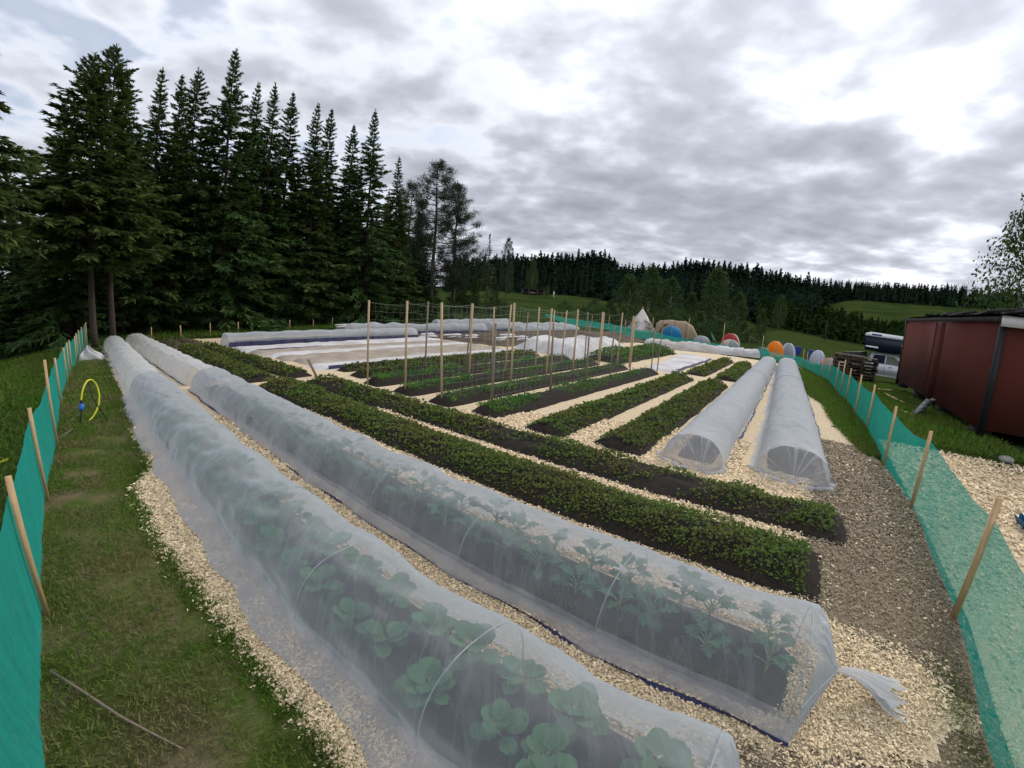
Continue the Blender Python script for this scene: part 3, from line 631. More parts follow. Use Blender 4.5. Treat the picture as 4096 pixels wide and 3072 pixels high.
# fleece tunnels at the back
FT = [((15.2,4.3),(15.0,12.2),.42,.42,'long grey fleece tunnel behind the ground sheets, nearest the short stakes','fleece',0.0,True),
      ((17.0,10.2),(16.2,18.2),.45,.50,'white fleece tunnel behind the long grey one, its right half past the ground sheets','fleece',.1,True),
      ((19.4,17.5),(21.5,27.0),.45,.50,'farthest fleece tunnel, below the meadow','fleece',.1,True),
      ((17.0,19.6),(17.8,29.5),.45,.50,'white fleece tunnel ending beside the green windbreak fence','fleece',.12,True),
      ((15.2,20.3),(16.0,28.5),.42,.45,'lumpy white fleece tunnel above the brown soil rows','fleece',.25,True)]
for i, (p0, p1, hw, h, lb, m_, bl, nv) in enumerate(FT):
    tunnel(p0, p1, hw, h, .05, .05, lb, 'fleece tunnels at the back', seed=140+i*10, m=m_, bulge=bl, wr=1.0, step=.15, hoop_gap=1.2, knot=(.2,0,.05), navy=nv, band=.13)
    mb = MB(); q0, q1 = np.array(p0)+(-.0,.1), np.array(p1); ridge(mb, q0, q1, hw*.8, .16, 150+i, step=.3); tag(mb.build('soil_ridge', M['soil'], smooth=True, loc=ab(*p0)), 'dark soil ridge inside the ' + lb.split(',')[0], 'soil ridge')
tunnel((7.9,21.9), (2.6,24.6), .55, .42, .06, .06, 'bumpy bright white fleece tunnel in front of the windbreak fence', None, seed=200, m='fleece_solid', bulge=.16, wr=1.6, step=.12, hoop_gap=.8, knot=(.2,0,.05), hoops=True, navy=False)
# folded fleece bundles
def bundle(c, n, label, group, seed):
    r = np.random.default_rng(seed); o = empty('fleece_bundle', ab(*c), label, 'fleece bundle', group)
    for k in range(n):
        th = np.linspace(0, 2*np.pi, 17)[:-1]; rows = []
        cx, cy = r.normal(0, .06, 2); L_ = r.uniform(.42, .6)
        for q in np.linspace(-1, 1, 9):
            e_ = (1-abs(q)**4)**.5; rad = (.07 + .012*np.sin(th*3+q*4+k))*max(e_, .12)
            rows.append(ab(c[0]+cx + np.cos(th)*rad*1.5 + .03*math.sin(q*3+k), c[1]+cy + q*L_, .07 + k*.095 + np.sin(th)*rad*.75))
        mb = MB(); mb.grid(np.array(rows)[:, ::-1], closed=True); mb.build('folded_layer', M['fleece_solid'], o, smooth=True)
bundle((19.5,11.3), 3, 'stack of folded fleece behind the long tunnel, nearer the spruces', 'fleece bundles', 1)
bundle((19.3,12.9), 3, 'stack of folded fleece behind the long tunnel, beside the first bundle', 'fleece bundles', 2)
for i, c in enumerate(((14.5,12.7),(13.9,13.6),(13.3,14.2),(12.2,15.6),(11.4,15.4),(12.0,14.6))):
    bundle(c, (2,2,2,3,3,2)[i], ('small folded fleece bundle touching the end of the long tunnel','small folded fleece bundle between two others, second from the long tunnel','small folded fleece bundle in the middle of the line of bundles','tall folded fleece bundle beside the brown soil rows','tall folded fleece bundle nearest the humped white cover','low folded fleece bundle between the line and the tall ones')[i], 'fleece bundles', 10+i)

# ------------------------------------------------------------------ pea trellises
def stake(mb, a, b_, h, w_, lean=(0,0), m=None, z0=0.0):
    mb.beam(ab(a, b_, z0-.05), ab(a+lean[0], b_+lean[1], z0+h), w_, w_*.9)
    return mb
TR = [(4.12, [(4.93,1.40,'wood_grey'),(6.60,1.40,'wood_grey'),(7.97,1.40,'wood_grey'),(9.18,1.38,'wood_grey'),(10.37,1.62,'wood'),(12.04,1.33,'wood_grey'),(12.58,1.40,'wood_grey')], 'first'),
      (5.08, [(4.80,1.66,'wood'),(6.65,1.72,'wood'),(7.90,1.66,'wood'),(9.09,1.68,'wood'),(10.44,1.66,'wood'),(11.71,1.68,'wood'),(12.68,1.60,'wood')], 'second'),
      (6.04, [(4.79,1.66,'wood'),(6.46,1.66,'wood'),(7.65,1.68,'wood'),(8.87,1.66,'wood'),(10.10,1.62,'wood'),(11.49,1.62,'wood_grey'),(12.53,1.64,'wood')], 'third'),
      (7.07, [(4.66,1.64,'wood'),(6.14,1.66,'wood_grey'),(7.44,1.66,'wood_grey'),(8.41,1.60,'wood'),(9.75,1.5,'wood_grey'),(11.2,1.6,'wood'),(12.61,1.6,'wood')], 'fourth')]
for ri, (a, posts, nm) in enumerate(TR):
    root = empty('pea_trellis', ab(a, posts[0][0]), f'wooden post and thin netting pea trellis, {nm} row from the leafy cross beds', 'trellis', 'pea trellises')
    tops = []
    for bi, (b_, h, m_) in enumerate(posts):
        mb = MB(); ln = (random.uniform(-.05,.05), random.uniform(-.06,.06)); stake(mb, a, b_, h, .029 if m_ == 'wood' else .026, ln); mb.build('post', M[m_], root); tops.append((a+ln[0], b_+ln[1], h))
    mb = MB(); tb = np.array([t[1] for t in tops]); ta = np.array([t[0] for t in tops]); th_ = np.array([t[2] for t in tops]); r = np.random.default_rng(300+ri)
    if ri > 0:
        th_ = np.maximum(th_, 1.58)
    def P(bb, zz):
        f = zz/1.5; top = np.interp(bb, tb, th_)-.04; i_ = np.interp(bb, tb, np.arange(len(tb))) % 1.0; sag = .05*np.sin(np.pi*i_)
        return ab(a + np.interp(bb, tb, ta-a)*f + snoise(bb, zz, 310+ri, 3)*.02, bb + snoise(bb, zz, 320+ri, 5)*.015, .16 + (top - sag - .16)*zz)
    bb = np.linspace(tb[0], tb[-1], int((tb[-1]-tb[0])/.08))
    for zz in np.linspace(0, 1, 10): mb.tube(P(bb, np.full(len(bb), zz)), .0009 if zz < .99 else .0016, 3, cap=False)
    for b1 in np.arange(tb[0], tb[-1], .15):
        zz = np.linspace(0, 1, 10); mb.tube(P(np.full(10, b1) + r.normal(0, .008, 10), zz), .0008, 3, cap=False)
    mb.build('netting', M['string'], root)

# ------------------------------------------------------------------ green windbreak fences
def fence(posts, nh0, label, out, sh, seed, wd=.04, ends=None, bow=.03):
    """posts: (a, b, height); net hangs on the outer side of the stakes"""
    root = empty('windbreak_fence', ab(posts[0][0], posts[0][1]), label, 'fence', 'green windbreak fences')
    P = np.array([q[:2] for q in posts], float); hts = np.array([q[2] for q in posts]); NH = [q[3] if len(q) > 3 else nh0 for q in posts]; posts = [q[:3] for q in posts]
    for (a, b_, h) in posts:
        z0 = min(0.0, tz(ab(a, b_))); ln = (random.uniform(-.012,.012), random.uniform(-.012,.012)); mb = MB(); stake(mb, a, b_, h, wd, ln, z0=z0); mb.build('stake', M['wood_end' if wd > .029 else 'wood'], root)
    P = np.vstack([ends[0], P, ends[1]]); NH = [NH[0]] + NH + [NH[-1]]
    seg = np.r_[0, np.cumsum(np.hypot(*(P[1:]-P[:-1]).T))]; L = seg[-1]; n = int(L/.045) if L < 20 else int(L/.12); s = np.linspace(0, L, n)
    pa, pb = np.interp(s, seg, P[:, 0]), np.interp(s, seg, P[:, 1]); frac = np.interp(s, seg, np.arange(len(seg))) % 1.0
    V = np.linspace(0, 1, 13); SS, VV = np.meshgrid(s, V, indexing='ij'); FA = frac[:, None]+0*VV
    nx = np.gradient(pb), -np.gradient(pa); nl = np.hypot(*nx); nx = np.stack([nx[0]/nl, nx[1]/nl], 1)*out
    offs = wd*.6 + .006 + (bow*np.sin(np.pi*FA)*np.sin(np.pi*VV*.9) + snoise(SS, VV*.3, seed, 6)*.012 + snoise(SS, VV, seed+1, 17)*.004)*np.sin(np.pi*FA).clip(.15, 1)
    zt = np.interp(s, seg, NH)[:, None] - .05*np.sin(np.pi*FA) + snoise(SS, 0, seed+2, .9)*.015; z = .015 + VV*(zt-.015)
    gz = np.minimum(0, terr(*(ab(pa, pb)[:, :2].T)))[:, None]
    mb = MB(); G = ab(pa[:, None] + nx[:, :1]*offs, pb[:, None] + nx[:, 1:]*offs, z + gz); mb.grid(G); mb.build('netting', M['green_net'], root, smooth=True)
    return root
lf = [(1.25,-.38,.83),(2.79,-.37,.82),(4.54,-.37,.80),(6.06,-.30,1.0),(8.3,-.27,.76),(10.46,-.19,.72),(11.4,-.15,.74),(12.3,-.11,.72),(13.1,.0,.74),(14.0,.05,.75),(15.0,.12,.76),(15.9,.2,.78),(16.8,.3,.80),(17.6,.36,.82)]
fence(lf, .71, 'green windbreak net on pale stakes beside the strip of turf and the yellow hose', 1, 0, 400, wd=.030, ends=((-1.0,-.40),(18.0,.38)))
rf = [(-1.02,.9,.86),(-1.28,3.20,.86),(-1.36,5.28,.85),(-1.27,6.81,.85),(-1.27,9.16,.88),(-1.17,10.57,.92),(-1.10,12.5,.90),(-1.0,13.4,1.05),(-.92,14.6,.9,.74),(-.80,16.9,.9,.66),(-.6,18.6,.88,.60),(-.3,20.6,.9,.54),(.0,22.4,.9,.52)]
fence(rf, .73, 'green windbreak net on pale stakes between the dirt path and the dark red shed', -1, 0, 420, wd=.032, ends=((-.6,-1.0),(.2,23.4)))
ff = [(.2,23.4,.95,.50),(2.3,24.3,1.2,.44),(4.6,25.4,1.6,.40),(7.0,26.6,1.7,.42),(9.6,27.4,1.5,.60),(12.2,29.0,1.2,.68),(15.0,32.2,1.3),(18.0,35.0,1.2),(21.5,38.5,1.2),(26,43,1.2)]
fence(ff, .72, 'green windbreak net running across the far side of the garden below the tents', -1, 0, 440, wd=.03, ends=((.12,23.36),(31,47)), bow=.06)
# row of short bare stakes along the forest edge
ST = [(17.3,1.15,.28),(18.0,1.75,.22),(18.55,2.49,.50),(18.6,3.56,.52),(19.2,4.83,.52),(19.5,6.1,.52),(19.8,7.29,.52),(20.4,8.88,.50),(20.9,10.4,.50),(21.6,11.9,.52),(22.4,13.6,.55),(23.2,15.2,.5),(24.0,17.0,.5),(25,19.5,.5),(26,22,.5),(27.2,25,.5),(28.5,28,.5),(30,32,.5)]
p0 = None
for (a, b_, h) in ST:
    if p0 is None:
        mb = MB(); stake(mb, a, b_, .52, .034, (.01,.01)); p0 = mb.build('short_stake', M['wood_end'], loc=ab(a, b_)); tag(p0, 'short bare wooden stake in the row along the forest edge', 'stake', 'short stakes along the forest edge'); p0.scale.z = h/.52
    else:
        c = p0.copy(); col.objects.link(c); c.location = tuple(ab(a, b_, tz(ab(a, b_)))); c.scale.z = h/.52; c.rotation_euler = (random.uniform(-.04,.04), random.uniform(-.04,.04), random.uniform(0,1))
mb = MB(); mb.beam(ab(8.3,4.22,-.03), ab(8.45,4.08,.38), .05, .04); tag(mb.build('leaning_stub', M['wood_grey'], loc=ab(8.3,4.22)), 'short thick wooden stub leaning beside the end of the long leafy bed', 'stake')

# ------------------------------------------------------------------ loose chips and grass
def scatter_chips(name, n, fn, m, size, label):
    """thin flakes of wood lying on the ground"""
    r = rng; a, b_ = fn(n); n = len(a); dist = np.hypot(a, b_)
    L_ = size*r.uniform(.45, 1.5, n)*np.clip(dist/2.6, .9, 2.6); W_ = L_*r.uniform(.25, .75, n); T_ = np.minimum(W_*.2, .0025*np.clip(dist/2.6, 1, 2))
    yaw = r.uniform(0, 2*np.pi, n); pt = r.normal(0, .28, n); rl = r.normal(0, .3, n)
    dx = np.stack([np.cos(yaw)*np.cos(pt), np.sin(yaw)*np.cos(pt), np.sin(pt)], 1); up = np.stack([r.normal(0,1,n)*np.abs(np.sin(rl)), r.normal(0,1,n)*np.abs(np.sin(rl)), np.cos(rl)], 1)
    dy = np.cross(up, dx); dy /= np.linalg.norm(dy, axis=1)[:, None]; up = np.cross(dx, dy)
    c = ab(a, b_, 0.006 + np.abs(np.sin(pt))*L_*.4 + np.abs(np.sin(rl))*W_*.4 + r.uniform(0, .008, n))
    v = []
    tp = r.uniform(.5, 1, n)
    for sx, sy in ((-1,-1),(1,-1),(1,1),(-1,1)):
        k = np.where(sx > 0, tp, 1.0); v.append(c + dx*(sx*L_/2)[:, None] + dy*(sy*W_/2*k)[:, None])
    top = [q + up*T_[:, None] for q in v]; V = np.stack(v + top, 1).reshape(-1, 3); o = (np.arange(n)*8)[:, None, None]
    F = np.array([(4,5,6,7),(0,1,5,4),(1,2,6,5),(2,3,7,6),(3,0,4,7)])[None] + o
    mb = MB(); mb.add(V, F.reshape(-1, 4)); return tag(mb.build(name, M[m]), label, None, None, 'stuff')
def bedfree(a, b_, pad=0.0):
    k = np.ones(np.shape(a), bool)
    for (a0, a1, b0, b1) in ((-.15,8.4,.74,1.36),(-.25,8.4,1.75,2.40),(-.38,8.2,2.92,3.52),(-.58,8.1,3.88,4.46),(1.70,2.35,4.8,11.8),(2.75,3.3,4.7,12.1),(.75,1.4,5.05,21),(-.4,.6,5.4,21),(3.85,4.4,4.8,12.2),(4.8,5.35,4.8,12.2),(5.8,6.3,4.8,12.2),(6.8,7.3,4.8,12.2)):
        k &= ~((a > a0+pad) & (a < a1-pad) & (b_ > b0+pad) & (b_ < b1-pad))
    return k
def chip_near(n):
    d = rng.uniform(.9, 1, n)*0 + .6 + 6.0*rng.uniform(0, 1, n)**1.0; az_ = rng.uniform(-62, 62, n); x, y = d*np.sin(np.radians(az_)), d*np.cos(np.radians(az_))
    a, b_ = x*EA[0]+y*EA[1], x*EB[0]+y*EB[1]; lo_ = (a < .3) & (b_ < 2.7); j = rng.normal(0, .04, n)*(1 + 2.0*lo_); k = inpoly(a+j, b_+rng.normal(0, .04, n)*(1+2.0*lo_), CHIP) & bedfree(a, b_, .03); return a[k], b_[k]
scatter_chips('loose_wood_chips', 400000, chip_near, 'chip', .0145, 'pale loose wood chips littering the paths between the beds')
def chip_dirt(n):
    a, b_ = rng.uniform(-1.5, .6, n), rng.uniform(.2, 8.2, n); k = inpoly(a, b_, DIRT) & ~inpoly(a+rng.normal(0,.06,n), b_+rng.normal(0,.06,n), CHIP); return a[k], b_[k]
scatter_chips('old_wood_chips', 60000, chip_dirt, 'chip_dirty', .012, 'old brown wood chips trodden into the dirt path')
def chip_dirt2(n):
    a, b_ = chip_dirt(n); return a, b_
scatter_chips('scattered_wood_chips', 2600, chip_dirt2, 'chip', .013, 'single pale wood chips scattered over the dirt path')
def chip_soil(n):   # chips thrown up on the dark soil ridges
    a = rng.uniform(-.5, 7, n); b_ = np.where(rng.uniform(0,1,n) < .5, 2.86 + np.abs(rng.normal(0,.05,n)), 3.86 + np.abs(rng.normal(0,.05,n))); a2 = -.25 + rng.normal(0,.08,n); k = rng.uniform(0,1,n) < .12
    return np.where(k, a2, a), np.where(k, rng.uniform(2.9,3.6,n), b_)
scatter_chips('edge_wood_chips', 1500, chip_soil, 'chip', .018, 'pale wood chips strewn along the dark soil edges')

def scatter_grass(name, n, fn, m, h, label, wide=1.0):
    r = rng; a, b_ = fn(n); n = len(a); base = ab(a, b_, 0.0); base[:, 2] = np.minimum(0, terr(base[:, 0], base[:, 1])) - .002
    dist = np.hypot(a, b_); d = np.stack([r.normal(0,.75,n), r.normal(0,.75,n), np.ones(n)], 1); nv = np.stack([r.normal(0,1,n), r.normal(0,1,n), r.normal(0,.4,n)], 1)
    ln = h*r.uniform(.4, 1.3, n)*np.clip(dist/5, .9, 2.2); mb = MB(); mb.kites(base, d, nv, ln, np.maximum(ln*.10, .0011*dist)*wide, .12)
    return tag(mb.build(name, M[m]), label, None, None, 'stuff')
def turf_fn(n):
    a = .1 + 17.5*rng.uniform(0,1,n)**1.8; b_ = rng.uniform(-.45, .62, n); j = rng.normal(0, .03, n); k = ~inpoly(a+j, b_+j, CHIP) & (snoise(a, b_, 501, 3.5) + rng.normal(0,.4,n) > -.35); return a[k], b_[k]
mb = MB(); A, B = np.meshgrid(np.arange(-.6, 18, .12), np.arange(-.42, 1.1, .06), indexing='ij'); mb.grid(ab(A, B, 0.0)[:, ::-1]); tag(mb.build('turf_strip', M['turf'], smooth=True), kind='structure')
scatter_grass('turf_grass', 150000, turf_fn, 'blade', .048, 'short worn grass on the turf strip beside the left fence', 1.3)
def out_fn(n):
    a = -.5 + 20*rng.uniform(0,1,n)**1.5; b_ = -.45 - 6*rng.uniform(0,1,n)**1.6; return a, b_
scatter_grass('outer_grass', 60000, out_fn, 'blade_green', .07, 'green meadow grass outside the left windbreak fence', 1.4)
def right_fn(n):
    b_ = rng.uniform(7.2, 23, n); e0 = np.interp(b_, [7.2,7.8,9.4,11.6,13.4,17.3,22.5], [-1.15,-1.02,-.75,-.6,-.1,0,.4]); a = rng.uniform(-1.4, 1, n)*0 + e0 + .06 - rng.uniform(0, 1, n)*(e0+1.35).clip(.1, 3); return a + rng.normal(0,.03,n), b_
scatter_grass('strip_grass', 40000, right_fn, 'blade_green', .06, 'green grass strip inside the right windbreak fence', 1.4)
def rout_fn(n):
    b_ = rng.uniform(8.9, 24, n); a = -1.35 - 2.6*rng.uniform(0,1,n); return a, b_
scatter_grass('shed_grass', 40000, rout_fn, 'blade_green', .07, 'dark green grass between the right fence and the shed', 1.6)
def patch_fn(n):
    a = rng.normal(-1.12, .07, n); b_ = rng.normal(2.25, .30, n); k = a > -1.27; return a[k], b_[k]
scatter_grass('corner_grass', 2600, patch_fn, 'blade', .028, 'sparse grass patch at the foot of the right fence', 1.4)
def edge_fn(n):
    m_ = n//26; a = np.repeat(rng.uniform(.6, 5, m_), 26) + rng.normal(0, .016, m_*26); n = m_*26; tb_ = np.repeat(rng.normal(0, .035, m_), 26); e0 = np.interp(a, [.6,1.4,2.2,3.2,4.4,5], [.44,.46,.41,.32,.30,.5]); return a, e0 - .02 + tb_ + rng.normal(0, .014, n)
scatter_grass('edge_grass', 7800, edge_fn, 'blade_green', .042, 'ragged tufts of grass along the edge of the wood chips', 1.8)
def far_fn(n):
    a = rng.uniform(17.6, 27, n); b_ = rng.uniform(0, 20, n); k = (a > np.interp(b_, [0,5,10,14,20], [17.4,18.6,20,21.8,24.5])); return a[k], b_[k]
scatter_grass('far_grass', 26000, far_fn, 'blade_green', .10, 'grass strip between the garden and the spruces', 1.5)
def pathchips(n):   # chips outside the right fence
    a = rng.uniform(-4.5, -1.42, n); b_ = rng.uniform(2.5, 8.6, n); return a, b_
mb = MB(); A, B = np.meshgrid(np.linspace(-7, -1.40, 60), np.linspace(0, 8.3, 80), indexing='ij'); wb = np.clip((B-7.6)/.7, 0, 1)*snoise(A, 0, 6, 3)*.25
e_ = np.interp(B, [0,.9,3.2,8.3], [-.90,-1.12,-1.38,-1.45]); A = -7 + (A+7)/(7-1.40)*(e_+7); mb.grid(ab(A, B+wb, .003)[:, ::-1]); tag(mb.build('wood_chip_path', M['chips'], smooth=True), kind='structure')
scatter_chips('outer_wood_chips', 14000, pathchips, 'chip', .016, 'pale wood chips on the ground outside the right fence')
# trampled soil at the bottom of the turf strip
# ------------------------------------------------------------------ small things in the garden
# hose arch
root = empty('hose_stand', ab(7.0,.15), 'yellow hose arched over two thin dark rods, with a blue connector, on the turf', 'hose stand')
mb = MB(); mb.tube([ab(7.03,.29,0), ab(7.25,.14,.30), ab(7.3,.11,.52)], .008, 6); mb.build('rod', M['black'], root)
mb = MB(); mb.tube([ab(7.0,-.06,0), ab(7.05,-.02,.17), ab(7.1,.0,.30)], .009, 6); mb.build('rod', M['black'], root)
M['yellow'] = mat('yellow_hose', (.62,.60,.04), (.50,.50,.03), 12, .4); M['blue'] = mat('blue_plastic', (.015,.13,.50), rough=.35)
mb = MB(); t = np.linspace(0, 1, 30); arch = [ab(7.12 , .00, .30), ab(7.16,.02,.40), ab(7.2,.06,.49), ab(7.28,.11,.545), ab(7.34,.17,.535), ab(7.36,.22,.44), ab(7.32,.235,.30), ab(7.25,.20,.17), ab(7.15,.12,.06), ab(7.1,.05,.018)]
arch = np.array(arch); ti = np.linspace(0, len(arch)-1, 50); sm = np.stack([np.interp(ti, np.arange(len(arch)), arch[:, k]) for k in range(3)], 1)
for _ in range(3): sm[1:-1] = (sm[:-2]+sm[1:-1]*2+sm[2:])/4
mb.tube(sm, .0115, 8); hs_ = mb.build('hose', M['yellow'], root, smooth=True)
mb = MB(); mb.tube([ab(7.06,-.02,.19), ab(7.08,-.01,.205), ab(7.1,.0,.25), ab(7.11,.0,.262)], [.018,.033,.033,.022], 10); mb.build('connector', M['blue'], root, smooth=True)
mb = MB(); mb.tube([ab(7.11,.0,.262), ab(7.12,.0,.31)], [.022,.020], 10); mb.build('collar', M['black'], root, smooth=True)
mb = MB(); mb.tube([ab(5.9,-.75,.02), ab(5.7,-.9,.03), ab(5.5,-1.15,.02), ab(5.2,-1.4,.02)], .012, 8); tag(mb.build('hose', M['yellow'], smooth=True, loc=ab(5.7,-.9)), 'yellow hose end lying in the grass outside the left fence', 'hose')
# heap of white fleece on the turf
th = np.linspace(0, 2*np.pi, 40); rows = []
for q in np.linspace(0, 1, 14):
    rd = np.sin(q*np.pi/2); rows.append(ab(13.9 - .30*np.sin(th).clip(0)*rd + np.cos(th)*.42*rd*(1+.12*np.sin(th*3)) + .25*(1-rd), .36 + (.06*(1-rd)-.10*rd*0) - .14*(1-rd) + np.sin(th)*.36*rd*(1+.15*np.sin(th*2+1)) , .02 + .20*np.cos(q*np.pi/2)**1.1*(1+.22*np.sin(th*4+q*5)) + .12*math.exp(-((q-.0)/.16)**2)))
mb = MB(); mb.grid(np.array(rows)); tag(mb.build('fleece_heap', M['fleece_solid'], smooth=True, loc=ab(13.9,.36)), 'crumpled heap of white fleece on the turf beside the left fence', 'fleece heap')
mb = MB(); mb.tube([ab(2.28,-.36,.02), ab(2.05,-.25,.03), ab(1.8,-.13,.022), ab(1.5,.03,.02)], [.007,.006,.006,.004], 6); tag(mb.build('stick', M['wood_grey'], smooth=True, loc=ab(2,-.2)), 'thin pale stick lying across the turf by the left fence', 'stick')
for i, (p_, q_, lb) in enumerate((((6.9,-.28),(7.6,-.05),'short pale offcut of wood lying beside the yellow hose'), ((6.4,-.3),(6.75,-.15),'smaller pale offcut of wood lying in front of the hose stand'))):
    mb = MB(); mb.beam(ab(*p_, .02), ab(*q_, .025), .03, .015); tag(mb.build('offcut', M['wood_grey'], loc=ab(*p_)), lb, 'offcut')
# ------------------------------------------------------------------ the shed, its steps and loose boards
SA, SB, SL, SW, SH = -3.55, 10.5, 9.6, 3.2, 2.52      # near corner, length along b, width along -a, height
root = empty('red_shed', ab(SA, SB), 'dark red timber shed with black corner posts and white fascia beyond the right fence', 'shed')
def abox(mb, a0, a1, b0, b1, z0, z1):
    P = [ab(a, b_, z + (.021*(b_-SB)-.07 if z > 1.5 else 0)) for z in (z0, z1) for a, b_ in ((a0,b0),(a1,b0),(a1,b1),(a0,b1))]; return mb.add(P, np.array([(0,1,2,3),(7,6,5,4),(4,5,1,0),(5,6,2,1),(6,7,3,2),(7,4,0,3)]))
mb = MB(); abox(mb, SA-SW, SA, SB, SB+SL, .22, SH-.12)
mb.build('wall', M['red'], root)
mb = MB()
for q in (4.0, 4.16, 4.9): mb = MB(); abox(mb, SA+.002, SA+.03, SB+q, SB+q+.05, .24, SH-.16); mb.build('batten', M['red'], root)

mb = MB(); abox(mb, SA+.003, SA+.016, SB+4.22, SB+4.88, .26, SH-.22); mb.build('door', M['red'], root)
for a_, b_ in ((SA,SB),(SA,SB+SL),(SA-SW,SB)):
    mb = MB(); abox(mb, a_-.07, a_+.03, b_-.03, b_+.09, .08, SH-.10); mb.build('corner_post', M['black'], root)
mb = MB(); abox(mb, SA+.036, SA+.06, SB-.05, SB+SL+.05, SH-.13, SH-.03); mb.build('fascia', M['roof'], root)
mb = MB(); abox(mb, SA-SW-.1, SA+.05, SB-.09, SB-.065, SH-.22, SH-.02); mb.build('fascia', M['white_trim'], root)
mb = MB(); n_ = 30; A, B = np.meshgrid(np.linspace(SA-SW-.15, SA+.07, 8), np.linspace(SB-.12, SB+SL+.1, n_), indexing='ij')
zt = SH - .06 + .021*(B-SB) + .03*np.sin((A-(SA-SW-.15))/(SW+.27)*np.pi); mb.grid(ab(A, B, zt)); mb.grid(ab(A, B, zt-.04)[:, ::-1]); mb.build('roof', M['roof'], root)
for k in range(4):
    mb = MB(); abox(mb, SA-.35, SA-.05, SB+.4+k*2.9, SB+.8+k*2.9, 0, .22); mb.build('block', M['roof'], root)
r = np.random.default_rng(5); mb = MB()
for k in range(26):
    b0 = SB + r.uniform(.2, 8.0); mb.box(ab(SA-r.uniform(.2,1.0), b0, SH+.0+.021*(b0-SB)+r.uniform(0,.06)), (r.uniform(.5,1.8), r.uniform(.06,.2), r.uniform(.03,.07)), ang=R(52.7)+r.normal(0,.12))
tag(mb.build('roof_lumber', M['roof'], loc=ab(SA-.5, SB+3, SH)), 'dark old lumber lying along the roof edge of the red shed', 'lumber')
M['metal'] = mat('grey_metal', (.22,.23,.23), (.15,.155,.155), 8, .55)
root = empty('metal_steps', ab(-2.8,12.5), 'grey metal steps tipped over in the grass beside the shed', 'steps')
for o1, o2 in ((0,0),(-.22,.42)):
    mb = MB(); mb.beam(ab(-2.66+o1,12.2+o2,.04), ab(-3.05+o1,12.75+o2,.40), .11, .02); mb.build('rail', M['metal'], root)
for t in (.15, .4, .65, .88):
    mb = MB(); c = np.array([-2.66-.39*t, 12.2+.55*t]); mb.beam(ab(c[0], c[1], .05+.36*t), ab(c[0]-.22, c[1]+.42, .05+.36*t), .10, .02); mb.build('tread', M['metal'], root)
for i, (p_, q_, wd, m_, lb) in enumerate((((-2.40,16.9),(-3.0,17.4),.14,'wood_end','pale board lying in the grass near the far end of the shed'), ((-2.55,16.0),(-2.82,14.3),.10,'wood_end','narrow pale board pointing at the metal steps'), ((-2.40,12.6),(-2.62,12.1),.22,'wood','brown board lying flat just behind the fence stake'), ((-2.75,12.9),(-3.0,12.5),.10,'wood_grey','grey board beside the foot of the metal steps'))):
    mb = MB(); mb.beam(ab(*p_, .05), ab(*q_, .05), wd, .03); tag(mb.build('board', M[m_], loc=ab(*p_)), lb, 'board', 'loose boards')
mb = MB(); ph, thh = np.meshgrid(np.linspace(0, np.pi, 8), np.linspace(0, 2*np.pi, 12, endpoint=False), indexing='ij'); rr_ = .10*(1+.15*np.sin(3*thh+ph*2))
mb.grid(np.stack([ab(-3.45,8.75)[0]+rr_*np.sin(ph)*np.cos(thh)*1.3, ab(-3.45,8.75)[1]+rr_*np.sin(ph)*np.sin(thh), .05+rr_*np.cos(ph)*.6], -1), closed=True)
M['stone'] = mat('grey_stone', (.20,.20,.18), (.30,.29,.26), 10, .9); tag(mb.build('rock', M['stone'], smooth=True, loc=ab(-3.45,8.75)), 'small pale rock at the edge of the grass in front of the shed', 'rock')
# tarpaulin roll at the right border
M['tarp_w'] = mat('white_tarp', (.62,.66,.74), (.7,.72,.78), 4, .6); M['tarp_b'] = mat('blue_tarp', (.02,.12,.28), (.03,.16,.34), 4, .6)
root = empty('tarpaulin', ab(-2.6,5.2), 'folded white and blue tarpaulin outside the right fence, cut by the photo edge', 'tarpaulin')
mb = MB(); A, B = np.meshgrid(np.linspace(-3.6, -2.50, 20), np.linspace(4.2, 5.62, 20), indexing='ij'); mb.grid(ab(A, B, .12+.03*snoise(A, B, 8, 3))[:, ::-1]); mb.build('top_fold', M['tarp_w'], root, smooth=True)
mb = MB(); z = np.linspace(0, .10, 4); B1, Z1 = np.meshgrid(np.linspace(4.2, 5.62, 20), z, indexing='ij'); mb.grid(ab(-2.49+.06*np.sin(Z1*12), B1, Z1)); B1, Z1 = np.meshgrid(np.linspace(-3.6, -2.5, 20), z, indexing='ij'); mb.grid(ab(B1, 5.63+.03*np.sin(Z1*12), Z1)); mb.build('side_fold', M['tarp_b'], root, smooth=True)

